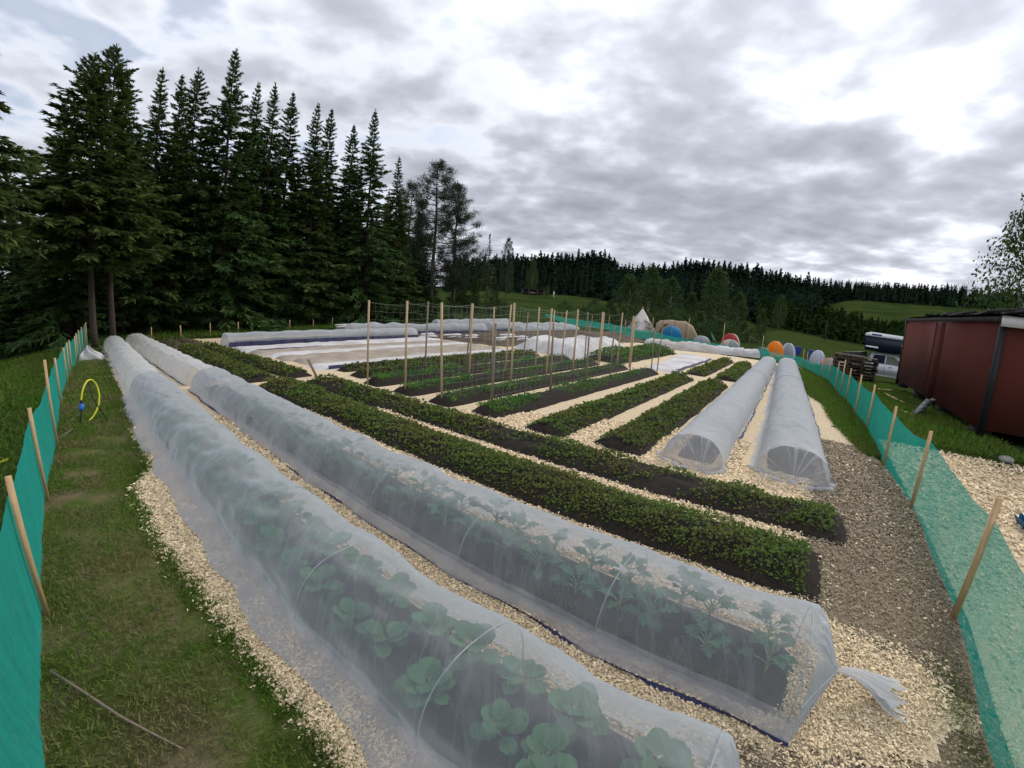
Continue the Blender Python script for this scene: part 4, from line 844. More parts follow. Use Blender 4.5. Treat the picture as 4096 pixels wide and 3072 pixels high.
# ------------------------------------------------------------------ trees
def make_spruce(h, rad, seed, bare=.0, m='spruce', dens=1.0, power=1.05, twigs=26, name='spruce_tree', trunk_r=.0078, sparse=0.0, leaf=1.0):
    """h tall, crown radius rad, bare = share of the trunk without green branches"""
    r = np.random.default_rng(seed); root = empty(name, (0,0,0)); tr = MB()
    zz = np.linspace(-.2, h, 14); bx = snoise(zz, 0, seed, .35)*.05; tr.tube(np.stack([bx, bx*.6, zz], 1), np.maximum(trunk_r*h*(1-zz/h)**.8, .012), 8)
    Bs, Ds, Ns, Ls, Ws = [], [], [], [], []; br = MB()
    z = h*bare + .1
    lop = r.uniform(0, 6.28)
    while z < h*.985:
        t = z/h; tt = (t-bare)/(1-bare); prof = (1-tt)**power*(.60+.40*min(1, tt/.12))
        nb = int(r.integers(5, 8)); off = r.uniform(0, 6.28); lvl = 1 + .18*math.sin(z*1.9+seed) + r.normal(0, .07)
        for k in range(nb):
            if r.uniform() < sparse: continue
            azb = off + k*6.283/nb + r.normal(0, .25); L_ = rad*prof*lvl*r.uniform(.62, 1.18)*(1+.12*math.cos(azb-lop)); L_ = max(L_, .035)
            up = np.interp(tt, [0, .35, .75, 1.0], [-.42, -.24, .12, 1.1]) + r.normal(0, .10)
            q = np.linspace(0, 1, 6); droop = np.interp(tt, [0, .7, 1], [.34, .22, 0])
            rad_ = q*L_; hz = up*rad_ - droop*L_*(q**1.5) + .30*L_*q**3*(1-tt*.6)
            pts = np.stack([math.cos(azb)*rad_, math.sin(azb)*rad_, z + hz], 1)
            br.tube(pts, np.linspace(.012+.006*L_, .004, 6), 3, cap=False)
            nt = max(5, int(twigs*(.5+L_/rad)*dens)); u = r.uniform(.12 if L_ < .6 else .28, 1.0, nt); u[:2] = .97
            P = np.stack([np.interp(u, q, pts[:, i]) for i in range(3)], 1); od = np.array([math.cos(azb), math.sin(azb), 0]); sd_ = np.array([-od[1], od[0], 0])
            side = r.choice([-1, 1], nt)*r.uniform(.25, 1.15, nt); side[:2] = 0; slope = np.gradient(pts[:, 2], rad_+1e-6); sl = np.interp(u, q, slope)
            D_ = od + side[:, None]*sd_ + np.array([0,0,1.])*(sl - r.uniform(.05, .65, nt)*(1-tt*.8))[:, None]
            ln = (.055 + .40*L_**.8*(1-u*.45))*r.uniform(.65, 1.25, nt)*.74
            for s in range(4):
                dd = D_ + r.normal(0, .28, (nt, 3)); Bs.append(P + r.normal(0, .015, (nt, 3))); Ds.append(dd); Ns.append(np.array([0,0,1.]) + r.normal(0, .55, (nt, 3))); Ls.append(ln*r.uniform(.55, 1.1, nt)*leaf); Ws.append(ln*r.uniform(.18, .31, nt)*leaf)
        z += h*.0135*r.uniform(.8, 1.25)*(1 + .2/dens)
    n = 10; Bs.append(np.stack([np.zeros(n), np.zeros(n), h*np.linspace(.955, .99, n)], 1)); Ds.append(np.stack([r.normal(0,.35,n), r.normal(0,.35,n), np.ones(n)], 1)); Ns.append(r.normal(0,1,(n,3))); Ls.append(np.full(n, .16)); Ws.append(np.full(n, .03))
    [tr.add(v_, f_ - o_) for v_, f_, o_ in zip(br.v, br.f, np.cumsum([0]+[len(q) for q in br.v[:-1]]))]; tr.build('trunk', M['bark'], root, smooth=True)
    mb = MB(); mb.kites(np.concatenate(Bs), np.concatenate(Ds), np.concatenate(Ns), np.concatenate(Ls), np.concatenate(Ws), .05); mb.build('crown', M[m], root); return root
def make_leafy(h, rad, seed, m='birch', name='birch_tree', n=2600, leaf=.16, low=.12, trunk='bark_birch', upright=.0, ncl=26, droop=0.0):
    r = np.random.default_rng(seed); root = empty(name, (0,0,0)); tr = MB(); zz = np.linspace(-.2, h*.94, 12); bx = snoise(zz, 0, seed, .4)*.12; bx = bx - bx[0]
    tr.tube(np.stack([bx, -bx*.7, zz], 1), np.maximum(.011*h*(1-zz/h)**.9, .012), 7)
    Bs, Ds, Ns, Ls = [], [], [], []
    for k in range(ncl):
        t = low + (1-low)*((k+r.uniform(0,1))/ncl)**.9; prof = np.interp(t, [low, low+.14, .5, .8, 1.0], [.55, .95, .95, .6, .10])
        a_ = k*2.4+r.normal(0,.5); d = rad*prof*r.uniform(.35, .80); c = np.array([math.cos(a_)*d, math.sin(a_)*d, h*t*.96]); cr_ = rad*(.20+.24*prof)*r.uniform(.75, 1.3)
        z0 = max(h*.08, c[2]-d*r.uniform(.6, 1.3)); tr.tube([(np.interp(z0, zz, bx), 0, z0), c*np.array([.55,.55,1]) - (0,0,.12*h*.3), c], [.004*h, .0025*h, .008], 4, cap=False)
        m_ = int(n/ncl*r.uniform(.7, 1.3)); v = r.normal(0, 1, (m_, 3)); v /= np.linalg.norm(v, axis=1)[:, None]; rr_ = cr_*r.uniform(.25, 1.12, m_)**.55
        P = c + v*rr_[:, None]*np.array([1, 1, .85+upright]); P[:, 2] = np.maximum(P[:, 2], .05); Bs.append(P)
        Ds.append(r.normal(0, 1, (m_, 3)) + v*.6 - np.array([0,0,droop])); Ns.append(r.normal(0, .8, (m_, 3)) + [0,0,.6]); Ls.append(leaf*r.uniform(.6, 1.4, m_))
    tr.build('trunk', M[trunk], root, smooth=True); mb = MB(); L_ = np.concatenate(Ls); mb.kites(np.concatenate(Bs), np.concatenate(Ds), np.concatenate(Ns), L_, L_*.62, .1); mb.build('crown', M[m], root); return root
def make_pine(h, seed):
    r = np.random.default_rng(seed); root = empty('pine_tree', (0,0,0)); tr = MB(); zz = np.linspace(-.2, h, 14); bx = snoise(zz, 0, seed, .25)*.10; bx -= bx[0]
    tr.tube(np.stack([bx, bx*.5, zz], 1), np.maximum(.016*h*(1-zz/h)**.75, .02), 8); Bs, Ds, Ns, Ls, Ws = [], [], [], [], []; br = MB()
    for k in range(58):
        t = .22 + .77*(k/57.0); a_ = k*2.4 + r.normal(0, .4); prof = np.interp(t, [.2,.4,.6,.8,.93,1.0], [1.9,2.15,1.75,1.2,.75,.15])*h/9.0
        L_ = prof*r.uniform(.6, 1.15); q = np.linspace(0, 1, 6); up = r.uniform(.05, .45)+t*.35
        pts = np.stack([math.cos(a_)*q*L_, math.sin(a_)*q*L_, h*t + (up*q - .15*np.sin(q*3.1))*L_*.8], 1); br.tube(pts, np.linspace(.03, .010, 6)*h/9, 4, cap=False)
        ncl = int(4+L_*3)
        for u in np.r_[1.0, r.uniform(.4, 1, ncl)]:
            c = np.array([np.interp(u, q, pts[:, i]) for i in range(3)]) + r.normal(0, .13, 3); m_ = 60; v = r.normal(0, 1, (m_, 3)); v[:, 2] = v[:, 2]*.7+.5
            Bs.append(c + r.normal(0, .09, (m_, 3))); Ds.append(v); Ns.append(r.normal(0, 1, (m_, 3))); Ls.append(.15*r.uniform(.7, 1.3, m_)); Ws.append(np.full(m_, .022))
    tr.build('trunk', M['bark'], root, smooth=True); br.build('branches', M['bark'], root); mb = MB(); mb.kites(np.concatenate(Bs), np.concatenate(Ds), np.concatenate(Ns), np.concatenate(Ls), np.concatenate(Ws), .0); mb.build('crown', M['pine'], root); return root
def place(proto, az_, d, htop=None, h0=None, label=None, cat=None, group=None, first=False, rz=None, sxy=1.0, z=None, el=None):
    """put a tree at azimuth/distance; el = elevation of its top seen from the path, h0 = its built height"""
    p_ = pol(az_, d); zb = tz(p_) if z is None else z
    s = 1.0 if el is None else (H + d*math.tan(R(el)) - zb)/h0
    rz = random.uniform(0, 6.28) if rz is None else rz
    if first: proto.location = (p_[0], p_[1], zb); proto.rotation_euler.z = rz; proto.scale = (s*sxy, s*sxy, s); return tag(proto, label, cat, group)
    c = copy_tree(proto, (p_[0], p_[1], zb), rz, (s*sxy, s*sxy, s), label, group); c['category'] = cat; return c

SP = [make_spruce(10, 2.0, 1, .02, 'spruce'), make_spruce(10, 1.75, 2, .05, 'spruce_b'), make_spruce(10, 1.6, 3, .10, 'spruce', power=.95), make_spruce(10, 1.9, 4, .30, 'spruce_b', power=.95)]
ft = [ # proto, azimuth, distance, top elevation, width factor, label
 (3,-50.9,16.6,23.4,1.15,'tall spruce with a bare lower trunk right beside the fleece heap on the turf'),
 (3,-49.0,18.2,24.7,1.05,'taller spruce of the bare trunked pair, just behind the one beside the fleece heap'),
 (0,-53.2,20.0,18.6,1.1,'broad spruce with long drooping side branches left of the tall pair'),
 (2,-47.8,21.5,22.5,.9,'slim spruce peeping out behind the tall pair'),
 (1,-44.6,22.0,23.6,1.0,'dark spruce above the ends of the two front tunnels'),
 (2,-42.5,24.5,23.3,.9,'slim spruce crowded between two larger ones above the far tunnel ends'),
 (3,-40.9,22.5,24.4,.75,'slender spruce with a thin pale trunk in the dark gap'),
 (0,-37.1,22.5,27.0,1.0,'highest spruce of the whole row with a ragged pointed top'),
 (1,-34.2,25.0,24.0,.95,'spruce close beside the highest one, its thin tip lower'),
 (0,-32.3,24.5,24.3,.9,'bright green spruce in the middle of the row'),
 (2,-30.1,26.0,23.6,.85,'narrow spruce between the middle one and a blunt topped one'),
 (1,-27.0,25.5,22.8,1.0,'blunt topped spruce with a crowded crown'),
 (2,-25.3,28.0,22.4,.85,'thin spruce tip close behind the blunt topped one'),
 (2,-22.4,28.5,20.9,.9,'small pointed spruce before the last tall one of the row'),
 (0,-19.9,27.0,23.0,.95,'last tall pointed spruce of the row, left of the pine'),
 (1,-16.4,30.5,17.8,1.0,'lower spruce between the last tall one and the pine'),
 (1,-57.6,23.0,12.8,1.0,'small spruce tip standing alone against the sky at the left border'),
 (1,-56.2,30.0,9.0,1.2,'low spruce tops behind the left fence'),
 (3,-62.3,13.5,30.0,.85,'spruce cut off by the left border, only branch ends showing'),
]
seen = set()
for k, a_, d, el, sx, lb in ft:
    place(SP[k], a_, d, h0=10, el=el, label=lb, cat='spruce', group='spruces at the forest edge', first=k not in seen, sxy=sx*1.3); seen.add(k)
# low skirts of branches and inner trees of the forest
r = np.random.default_rng(9); k = 0
for a_ in np.arange(-61, -11, 1.9):
    d0 = np.interp(a_, [-61,-50,-40,-20,-11], [19,21.5,26,31,36])
    for j in range(2):
        d = d0 + 2.5 + j*5 + r.uniform(-.8, .8); el = np.interp(a_, [-61,-57,-53,-50,-30,-20,-14,-11], [7,6.5,10,18,18,16,13,8.5]) - r.uniform(0, 5)
        place(SP[(k*7+j) % 3], a_ + r.uniform(-.7,.7), d, h0=10, el=el, label='dark spruce deep in the wood behind the front row', cat='spruce', group='spruces inside the wood', sxy=r.uniform(1.1, 1.5)); k += 1
PN = make_pine(9, 5)
place(PN, -11.2, 34, h0=9, el=17.2, label='spreading pine with an open tufted crown at the right end of the row', cat='pine', group='pines', first=True, sxy=1.0, rz=.6)
place(PN, -8.6, 36, h0=9, el=14.6, label='second crown of the pine pair, lower and reaching out to the right', cat='pine', group='pines', sxy=1.05, rz=2.4)
place(PN, -14.6, 37, h0=9, el=14.5, label='dark pine wedged between the spruces and the spreading pine', cat='pine', group='pines', sxy=.9, rz=4)
SS_ = make_spruce(5, .75, 21, .02, 'spruce_b', dens=.45, power=1.0, twigs=6, sparse=.35)
place(SS_, -4.1, 46, h0=5, el=8.9, label='thin young spruce with a bare spire right of the pine', cat='spruce', first=True, sxy=1.0)
place(PN, -1.6, 70, h0=9, el=8.4, label='small round crowned pine standing above the treeline', cat='pine', group='pines', sxy=.55, rz=1)
for a_, d, el in ((-5.6,50,4.2),(-3.0,52,3.6),(-7.5,50,5.5)):
    place(SP[1], a_, d, h0=10, el=el, label='bushy dark spruce below the thin young one', cat='spruce', group='bushy spruces right of the pine', sxy=1.5)
# bushes and birches
BU = [make_leafy(3, 1.3, s, 'bush', 'bush', n=2200, leaf=.11, low=.02, trunk='bark', ncl=18) for s in (31, 32)]
BI = [make_leafy(9, 2.3, s, 'birch', 'birch_tree', n=5200, leaf=.24, low=.06, upright=.25, ncl=34, droop=.4) for s in (41, 42, 43)]
first = {}
def pl(fam, idx, *a, **k):
    f = (id(fam), idx) not in first; first[(id(fam), idx)] = 1; return place(fam[idx], *a, first=f, **k)
for a_, d, el, sx in ((-39.5,21.5,.8,1.0),(-37.5,22,1.6,1.1),(-35.6,23,.2,1.2),(-33.4,23.5,1.8,1.3),(-31.0,24,1.2,1.1),(-28.8,24.5,.2,1.2),(-26.6,25.5,-.2,1.2),(-24.4,26.5,.4,1.1),(-22.2,27.5,.0,1.1),(-19.8,28.5,.5,1.2),(-17.2,30,.3,1.1),(-14.2,31.5,.2,1.2),(-11.5,33,.5,1.2),(-8.8,34,.4,1.2),(-6.2,36,.8,1.1)):
    pl(BU, int(abs(a_*3)) % 2, a_, d, h0=3, el=el, label='young leafy bush in the row at the foot of the spruces', cat='bush', group='bushes at the foot of the spruces', sxy=sx)
bl = [(1.8,156,5.9,.75,'birch standing over the little hut on the meadow'), (-1.2,150,5.2,.7,'birch left of the little hut on the meadow'), (3.9,138,2.8,.9,'low round birch hiding part of the little hut'), (14.5,62,4.8,1.25,'rounded tree with a bright crown left of the cone tent'), (17.2,74,6.3,1.0,'tall birch directly behind the cone tent'), (19.9,70,5.0,1.05,'birch between the cone tent and the beige tent'),
      (22.6,76,3.2,1.1,'lower birch behind the beige tent'), (25.6,72,6.6,1.15,'tallest birch right of the beige tent'), (28.4,70,3.8,1.0,'birch above the red tent'), (31.4,62,1.9,.95,'round low birch standing in front of the field above the orange tent'), (33.4,88,3.9,.9,'slim birch at the edge of the dark wood'),(12.2,60,1.4,1.5,'low dense tree at the left foot of the rounded tree'),(23.8,60,1.0,1.5,'low dense tree right behind the beige tent'),(29.4,60,.3,1.3,'low scrubby tree behind the red tent')]
for i, (a_, d, el, sx, lb) in enumerate(bl): pl(BI, i % 3, a_, d, h0=9, el=el, label=lb, cat='birch' if 'birch' in lb else 'tree', group='leafy trees behind the camp', sxy=sx)
for i, (a_, d, el, sx) in enumerate(((6.3,62,.9,.9),(8.8,60,.2,1.2),(10.2,64,1.3,1.2),(11.6,56,.2,1.4),(13.4,54,-.2,1.3),(15,52,-.3,1.2),(-2.6,48,.5,1.3),(18.6,58,.2,1.3),(21.6,58,.6,1.3),(26.6,58,.2,1.4),(13.0,58,.0,.8),(9.6,58,-.1,1.0),(24.9,56,-.2,1.2),(28.0,56,-.4,1.1),(30.3,58,-.5,.9),(-1.6,50,.2,1.2))):
    pl(BU, i % 2, a_, d, h0=3, el=el, label='low green bush on the slope between the garden and the meadow', cat='bush', group='bushes on the slope', sxy=sx*1.5)
# birch hanging in at the right border
RB = make_leafy(7, 2.0, 51, 'birch', 'birch_tree', n=7500, leaf=.115, low=.10, upright=.7, ncl=30, droop=2.2)
place(RB, 57.4, 26, h0=7, el=14.6, label='thin hanging birch cut off by the right border above the shed', cat='birch', first=True, sxy=1.0)
# far wood
def far_mesh(seed, h=15, rad=2.3, n=520):
    r = np.random.default_rng(seed); t = r.uniform(0, 1, n)**1.15*.98; a_ = r.uniform(0, 6.283, n); lv = np.round(t*16)/16; rr_ = rad*1.25*(1-t)**.85*r.uniform(.6, 1.1, n)*(1+.2*np.sin(t*60)); od = np.stack([np.cos(a_), np.sin(a_), 0*a_], 1)
    P = od*(rr_*.25)[:, None]; P[:, 2] = t*h + .3; D_ = od + np.array([0,0,1.])*np.interp(t, [0,.7,1], [-.5,-.2,1.6])[:, None] + r.normal(0, .1, (n, 3))
    return P, D_, np.array([0,0,1.]) + r.normal(0, .5, (n, 3)), rr_*1.0+.35, rr_*.42+.22
def far_tree(seed):
    root = empty('far_spruce', (0,0,0)); mb = MB(); mb.kites(*far_mesh(seed), .05); mb.tube([(0,0,.2),(0,0,5),(0,0,10),(0,0,13.5)], [1.35,1.15,.6,.12], 7); mb.build('crown', M['far_spruce'], root); mb = MB(); mb.tube([(0,0,-.5),(0,0,14)], [.18,.03], 5); mb.build('trunk', M['bark'], root); return root
FS = [far_tree(s) for s in (61, 62, 63, 64)]
crest = lambda a_: np.interp(a_, [-9,-1.2,3.1,7.7,9,11.9,12.6,15.2,19.6,23.3,26,30.1,36.7,41.8,46.5,49.9,53.1,56.9,62], [5.6,6.4,6.9,7.1,7.6,7.3,6.3,6.2,6.7,7.5,7.2,7.0,6.2,5.8,6.3,6.2,6.0,6.0,5.8])
r = np.random.default_rng(77); cnt = 0; fseen = set()
for row in range(2):
    a_ = -8.5
    while a_ < 59:
        d = np.interp(a_, [-9,12,30,36,42,62], [178,180,190,260,360,380]) + row*14 + r.uniform(-4, 4); el = crest(a_) + r.normal(0, .17) - row*.10 - (.35 if r.uniform() < .3 else 0) + (.55 if r.uniform() < .06 else 0)
        k = int(r.integers(0, 4)); f = k not in fseen; fseen.add(k)
        zb = tz(pol(a_, d)); hh_ = min(20 if d < 230 else 24, H + d*math.tan(R(el)) - zb); zz = H + d*math.tan(R(el)) - hh_
        place(FS[k], a_, d, h0=15, el=el, z=zz, label='dark spruce in the far treeline along the hill crest', cat='spruce', group='spruces of the far treeline', first=f, sxy=r.uniform(.75, 1.25)*(1.0 if d < 230 else 1.0)); a_ += r.uniform(.38, .72)*(180/d)**.55*1.15; cnt += 1
def mass(name, label, pts, m='far_spruce', h=(9, 14), n=130, seeds=3, wide=1.0):
    """a wood that reads as one mass: many small spruces in one mesh"""
    r = np.random.default_rng(99); K = [far_mesh(200+s, n=n) for s in range(seeds)]; mb = MB(); out = [[], [], [], [], []]
    for i, (x, y, z, hh_) in enumerate(pts):
        P, D_, Nn, L_, W_ = K[i % seeds]; s = hh_/15.0; c, s_ = math.cos(i*1.7), math.sin(i*1.7); Rm = np.array([[c,-s_,0],[s_,c,0],[0,0,1]]).T
        out[0].append(P@Rm*np.array([s*wide,s*wide,s])+np.array([x,y,z])); out[1].append(D_@Rm); out[2].append(Nn); out[3].append(L_*s*wide); out[4].append(W_*s*wide*1.35)
    for (x, y, z, hh_) in pts: mb.tube([(x,y,z),(x,y,z+hh_*.4),(x,y,z+hh_*.85)], [hh_*.11*wide, hh_*.09*wide, .1], 6, cap=False)
    mb.kites(*[np.concatenate(o) for o in out], .05); return tag(mb.build(name, M[m]), label, None, None, 'stuff')
pts = []
for i in range(900):   # wood below the crest
    a_ = r.uniform(-9, 38); d = r.uniform(150, 176) if a_ < 28 else r.uniform(120, 230); p_ = pol(a_, d); z = tz(p_); pts.append((p_[0], p_[1], z-.5, r.uniform(9, 14) if a_ < 28 else r.uniform(8, 13)))
pts = [q for q in pts if not (math.hypot(q[0], q[1]) < 168 and -9 < math.degrees(math.atan2(q[0], q[1])) < 11.5)]
for i in range(760):
    a_ = -9 + 69*i/760 + r.uniform(-.1,.1); d = np.interp(a_, [-9,12,30,36,42,62], [184,186,198,268,372,392]) + r.uniform(-3, 12); p_ = pol(a_, d); zt_ = H + d*math.tan(R(crest(a_)-.45-abs(r.normal(0,.25)))); hh_ = 17 if d < 300 else 22; pts.append((p_[0], p_[1], zt_-hh_, hh_))
for i in range(520):
    a_ = r.uniform(30, 60); d = r.uniform(345, 400); p_ = pol(a_, d); pts.append((p_[0], p_[1], tz(p_)-1, r.uniform(10, 15)))
mass('far_wood', 'dark spruce wood covering the far hillside below the crest', pts)
M['mixed'] = leafmat('mixed_wood', (.018,.034,.010), (.034,.056,.015), (.022,.042,.012), patch=.05, transl=.0, spec=0.0, rough=1.0)
pts = []
for i in range(520):
    a_ = r.uniform(31, 60); d = r.uniform(88, 190) if a_ > 36 else r.uniform(92, 150); p_ = pol(a_, d); z = tz(p_); elv = np.interp(a_, [31,36,42,46,60], [4.0,3.6,3.2,2.4,2.2]) - r.uniform(0, 2.2); hh_ = H + d*math.tan(R(elv)) - z; pts.append((p_[0], p_[1], z-.3, float(np.clip(hh_, 2.5, 9))))
mass('near_wood', 'mixed dark wood at the lower edge of the hill field', pts, m='mixed', wide=1.5, n=200)

# ------------------------------------------------------------------ the camp
def tmat(n, c, c2=None): M[n] = mat(n, c, c2 or tuple(x*.85 for x in c), 3, .75, transl=.15); return n
for n_, c in (('tent_beige',(.34,.26,.17)),('tent_beige_dark',(.10,.08,.055)),('tent_blue',(.01,.17,.36)),('tent_red',(.42,.03,.025)),('tent_cream',(.55,.47,.34)),('tent_orange',(.90,.24,.01)),('tent_pale',(.50,.55,.66)),('tent_navy',(.01,.04,.20)),('tent_peach',(.62,.26,.14)),('tent_green',(.03,.20,.14)),('canvas',(.80,.72,.66)),('tent_grey',(.32,.34,.36))): tmat(n_, c)
def dome_tent(az_, d, w_, h_, cols, label, ori=0.0, L=1.0, door=0.0, ribs=4, group='tents of the camp', z=None):
    c = pol(az_, d); c[2] = tz(c) if z is None else z; root = empty('tent', c, label, 'tent', group); n = 48
    th = np.linspace(0, 2*np.pi, n+1); rows = []
    for q in np.linspace(0, 1, 12):
        rd = math.cos(q*math.pi/2)**.9; k = np.abs(np.cos((th-math.pi/4)*ribs/2))
        rr_ = w_/2*rd*(1 - .085*(1-k)); zz = h_*math.sin(q*math.pi/2)**.95*(1 - .03*(1-k)*(1-q)); rows.append(np.stack([rr_*np.cos(th), rr_*np.sin(th)*L, np.full(n+1, zz)], 1))
    g = np.array(rows); o = ori; Rm = np.array([[math.cos(o),-math.sin(o),0],[math.sin(o),math.cos(o),0],[0,0,1]]).T; g = g@Rm + c
    per = n//len(cols); 
    done = []
    for i, cl_ in enumerate(cols):
        mb = MB(); mb.grid(g[:, i*per:(i+1)*per+1]); mb.build('panel' if i else 'canopy', M[cl_], root, smooth=True)
    for k in range(ribs):
        j = int(((k/ribs) + 1/8)*n) % n; mb = MB(); mb.tube(g[:-1, j]*1.0 + (g[:-1, j]-c)*.012, .012, 5); mb.build('pole', M['tent_grey'], root)
    if door:
        t = np.linspace(0, np.pi, 16); P = np.stack([np.cos(t)*w_*.17, -np.full(16, w_/2*.93*L) + np.sin(t)*w_*.13*L, np.sin(t)*h_*.62+.03], 1)@Rm + c
        mb = MB(); mb.add(np.vstack([P + (c-P)*-.03]), [tuple(range(16))]); mb.build('door', M['tent_beige_dark' if cols[0] != 'tent_pale' else 'tent_navy'], root)
    return root
# cone tent
c = pol(16.45, 60); c[2] = tz(c)-.1; root = empty('cone_tent', c, 'tall off-white cone tent with pole tips at its peak behind the windbreak', 'tent', 'tents of the camp')
th = np.linspace(0, 2*np.pi, 49); rows = []
for q in np.linspace(0, 1, 10): rr_ = 2.15*(1-q)+.06; rows.append(np.stack([c[0]+rr_*np.cos(th)*(1-.04*np.abs(np.sin(th*6))), c[1]+rr_*np.sin(th)*(1-.04*np.abs(np.sin(th*6))), np.full(49, c[2]+3.05*q)], 1))
mb = MB(); mb.grid(np.array(rows)); mb.build('canvas', M['canvas'], root, smooth=True)
for k in range(5): mb = MB(); a_ = k*1.26; mb.beam(c+(math.cos(a_)*.06, math.sin(a_)*.06, 2.95), c+(-math.cos(a_)*.16, -math.sin(a_)*.16, 3.25), .03); mb.build('pole', M['wood'], root)
mb = MB(); fr = c + np.array([-.45,-1.85,.0]); mb.add([fr+(-.35,-.06,.0), fr+(.35,-.06,0), fr+(.22,.98,1.55), fr+(-.02,.98,1.55)], [(0,1,2,3)]); mb.build('door', M['tent_cream'], root)
# long beige tunnel tent
c = pol(21.2, 53); c[2] = tz(c)-.1; root = empty('tunnel_tent', c, 'large beige tunnel tent with a dark arched opening', 'tent', 'tents of the camp'); u = np.array([math.cos(R(21)), -math.sin(R(21)), 0]); v_ = np.array([math.sin(R(21)), math.cos(R(21)), 0])
S = np.linspace(-2.6, 2.5, 27); T = np.linspace(0, np.pi, 19); rows = []
for s in S:
    e_ = np.interp(s, [-2.6,-2.2,-1.2,.8,1.7,2.5], [.72,.92,1.0,1.0,.78,.10]); rb = 1 - .03*abs(math.sin((s+2.6)*1.85)); rows.append(c + u*s + np.outer(np.cos(T)*1.35*max(e_,.5)*rb, v_) + np.outer(np.sin(T)**.8*2.0*e_*rb, (0,0,1)))
G = np.array(rows); mb = MB(); mb.grid(G); mb.build('canopy', M['tent_beige'], root, smooth=True)
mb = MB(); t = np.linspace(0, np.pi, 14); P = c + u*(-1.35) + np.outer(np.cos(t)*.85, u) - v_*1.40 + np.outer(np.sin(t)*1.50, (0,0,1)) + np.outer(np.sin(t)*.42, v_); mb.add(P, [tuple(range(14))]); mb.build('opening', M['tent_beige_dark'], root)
for i_ in (4, 11, 18): mb = MB(); mb.tube(G[i_] + (G[i_]-c)*.006, .025, 5); mb.build('pole', M['tent_beige_dark'], root)
dome_tent(20.5, 38, 1.75, 1.05, ['tent_blue','tent_blue','tent_blue','tent_blue'], 'bright blue dome tent in front of the large beige tent', .3, L=1.1)
dome_tent(27.9, 47, 1.9, 1.35, ['tent_red','tent_red','tent_red','tent_cream'], 'red dome tent behind the cream coloured one', .6, L=1.1, door=1)
dome_tent(27.9, 43, 1.6, .80, ['tent_cream','tent_cream','tent_grey','tent_cream'], 'low cream dome tent with a grey panel in front of the red one', .9, L=1.2)
dome_tent(33.35, 38, 1.45, 1.22, ['tent_orange']*4, 'bright orange dome tent', .4, L=1.05, door=0)
dome_tent(34.9, 43, 1.35, 1.30, ['tent_pale','tent_pale','tent_grey','tent_pale'], 'pale dome tent just right of the orange tent', .2, L=1.1)
dome_tent(38.4, 38, 1.25, 1.12, ['tent_pale','tent_pale','tent_pale','tent_grey'], 'pale dome tent between the blue awnings and the little peach tent', .5, L=1.1)
dome_tent(39.75, 36, 1.1, .78, ['tent_peach','tent_peach','tent_grey','tent_peach'], 'small peach and grey dome tent left of the stacked pallets', .3, L=1.1)
dome_tent(24.3, 33, 1.2, .62, ['tent_grey']*4, 'low grey dome tent half hidden by the windbreak', .3, L=1.2)
dome_tent(31.9, 33, .9, .55, ['tent_green']*4, 'small low green tent at the bend of the windbreak', .2, L=1.3)
for i, (a0, a1, d, lb) in enumerate(((35.6,36.4,43.5,'navy blue awning stretched from the pale tent beside the orange one'), (37.15,37.95,39.5,'navy blue awning stretched from the pale tent nearer the pallets'))):
    p_, q_ = pol(a0, d), pol(a1, d); z0 = tz(p_); mb = MB(); hi = (1.05, .95)[i]; 
    P = [p_+(0,0,z0+.10+i*.25), q_+(0,0,z0+.45-i*.4), q_+(0,0,z0+hi), p_+(0,0,z0+hi)]; back = np.array([math.sin(R(a0)), math.cos(R(a0)), 0])*.9; P2 = [x+back for x in P]
    mb.add(P+P2, [(0,1,2,3),(7,6,5,4),(3,2,6,7)]); tag(mb.build('awning', M['tent_navy'], loc=p_), lb, 'awning', 'navy awnings')
p_ = pol(25.6, 50); z0 = tz(p_); mb = MB(); mb.add([p_+(-.35,0,z0+1.25), p_+(.12,0,z0+.25), p_+(.55,.1,z0+.15), p_+(-.05,.25,z0+.9)], [(0,1,2,3)]); tag(mb.build('cloth_flag', M['tent_green'], loc=p_), 'small torn piece of green cloth hanging beside the red tent', 'cloth')
# power pole and posts
p_ = pol(38.85, 78); z0 = tz(p_); root = empty('power_pole', p_+(0,0,z0), 'grey power pole with a cross arm in front of the dark wood', 'power pole')
mb = MB(); mb.tube([p_+(0,0,z0-.2), p_+(0,0,z0+3.4)], [.07,.05], 8); mb.build('pole', M['roof'], root); mb = MB(); mb.beam(p_+(-1.0,.5,z0+3.2), p_+(.45,-.2,z0+3.2), .07); mb.build('cross_arm', M['roof'], root)
# goal frame like rack near the tents
p_ = pol(30.2, 50); z0 = tz(p_); root = empty('drying_rack', p_+(0,0,z0), 'thin grey frame with a sloping rail on the grass between the red and orange tents', 'rack')
for k, (x0, x1, h0_) in enumerate(((0,0,1.3),(1.9,1.9,.5))): mb = MB(); mb.beam(p_+(x0,0,z0), p_+(x1,0,z0+h0_), .04); mb.build('leg', M['wood_grey'], root)
mb = MB(); mb.beam(p_+(0,0,z0+1.28), p_+(1.9,0,z0+.48), .04); mb.build('rail', M['wood_grey'], root)
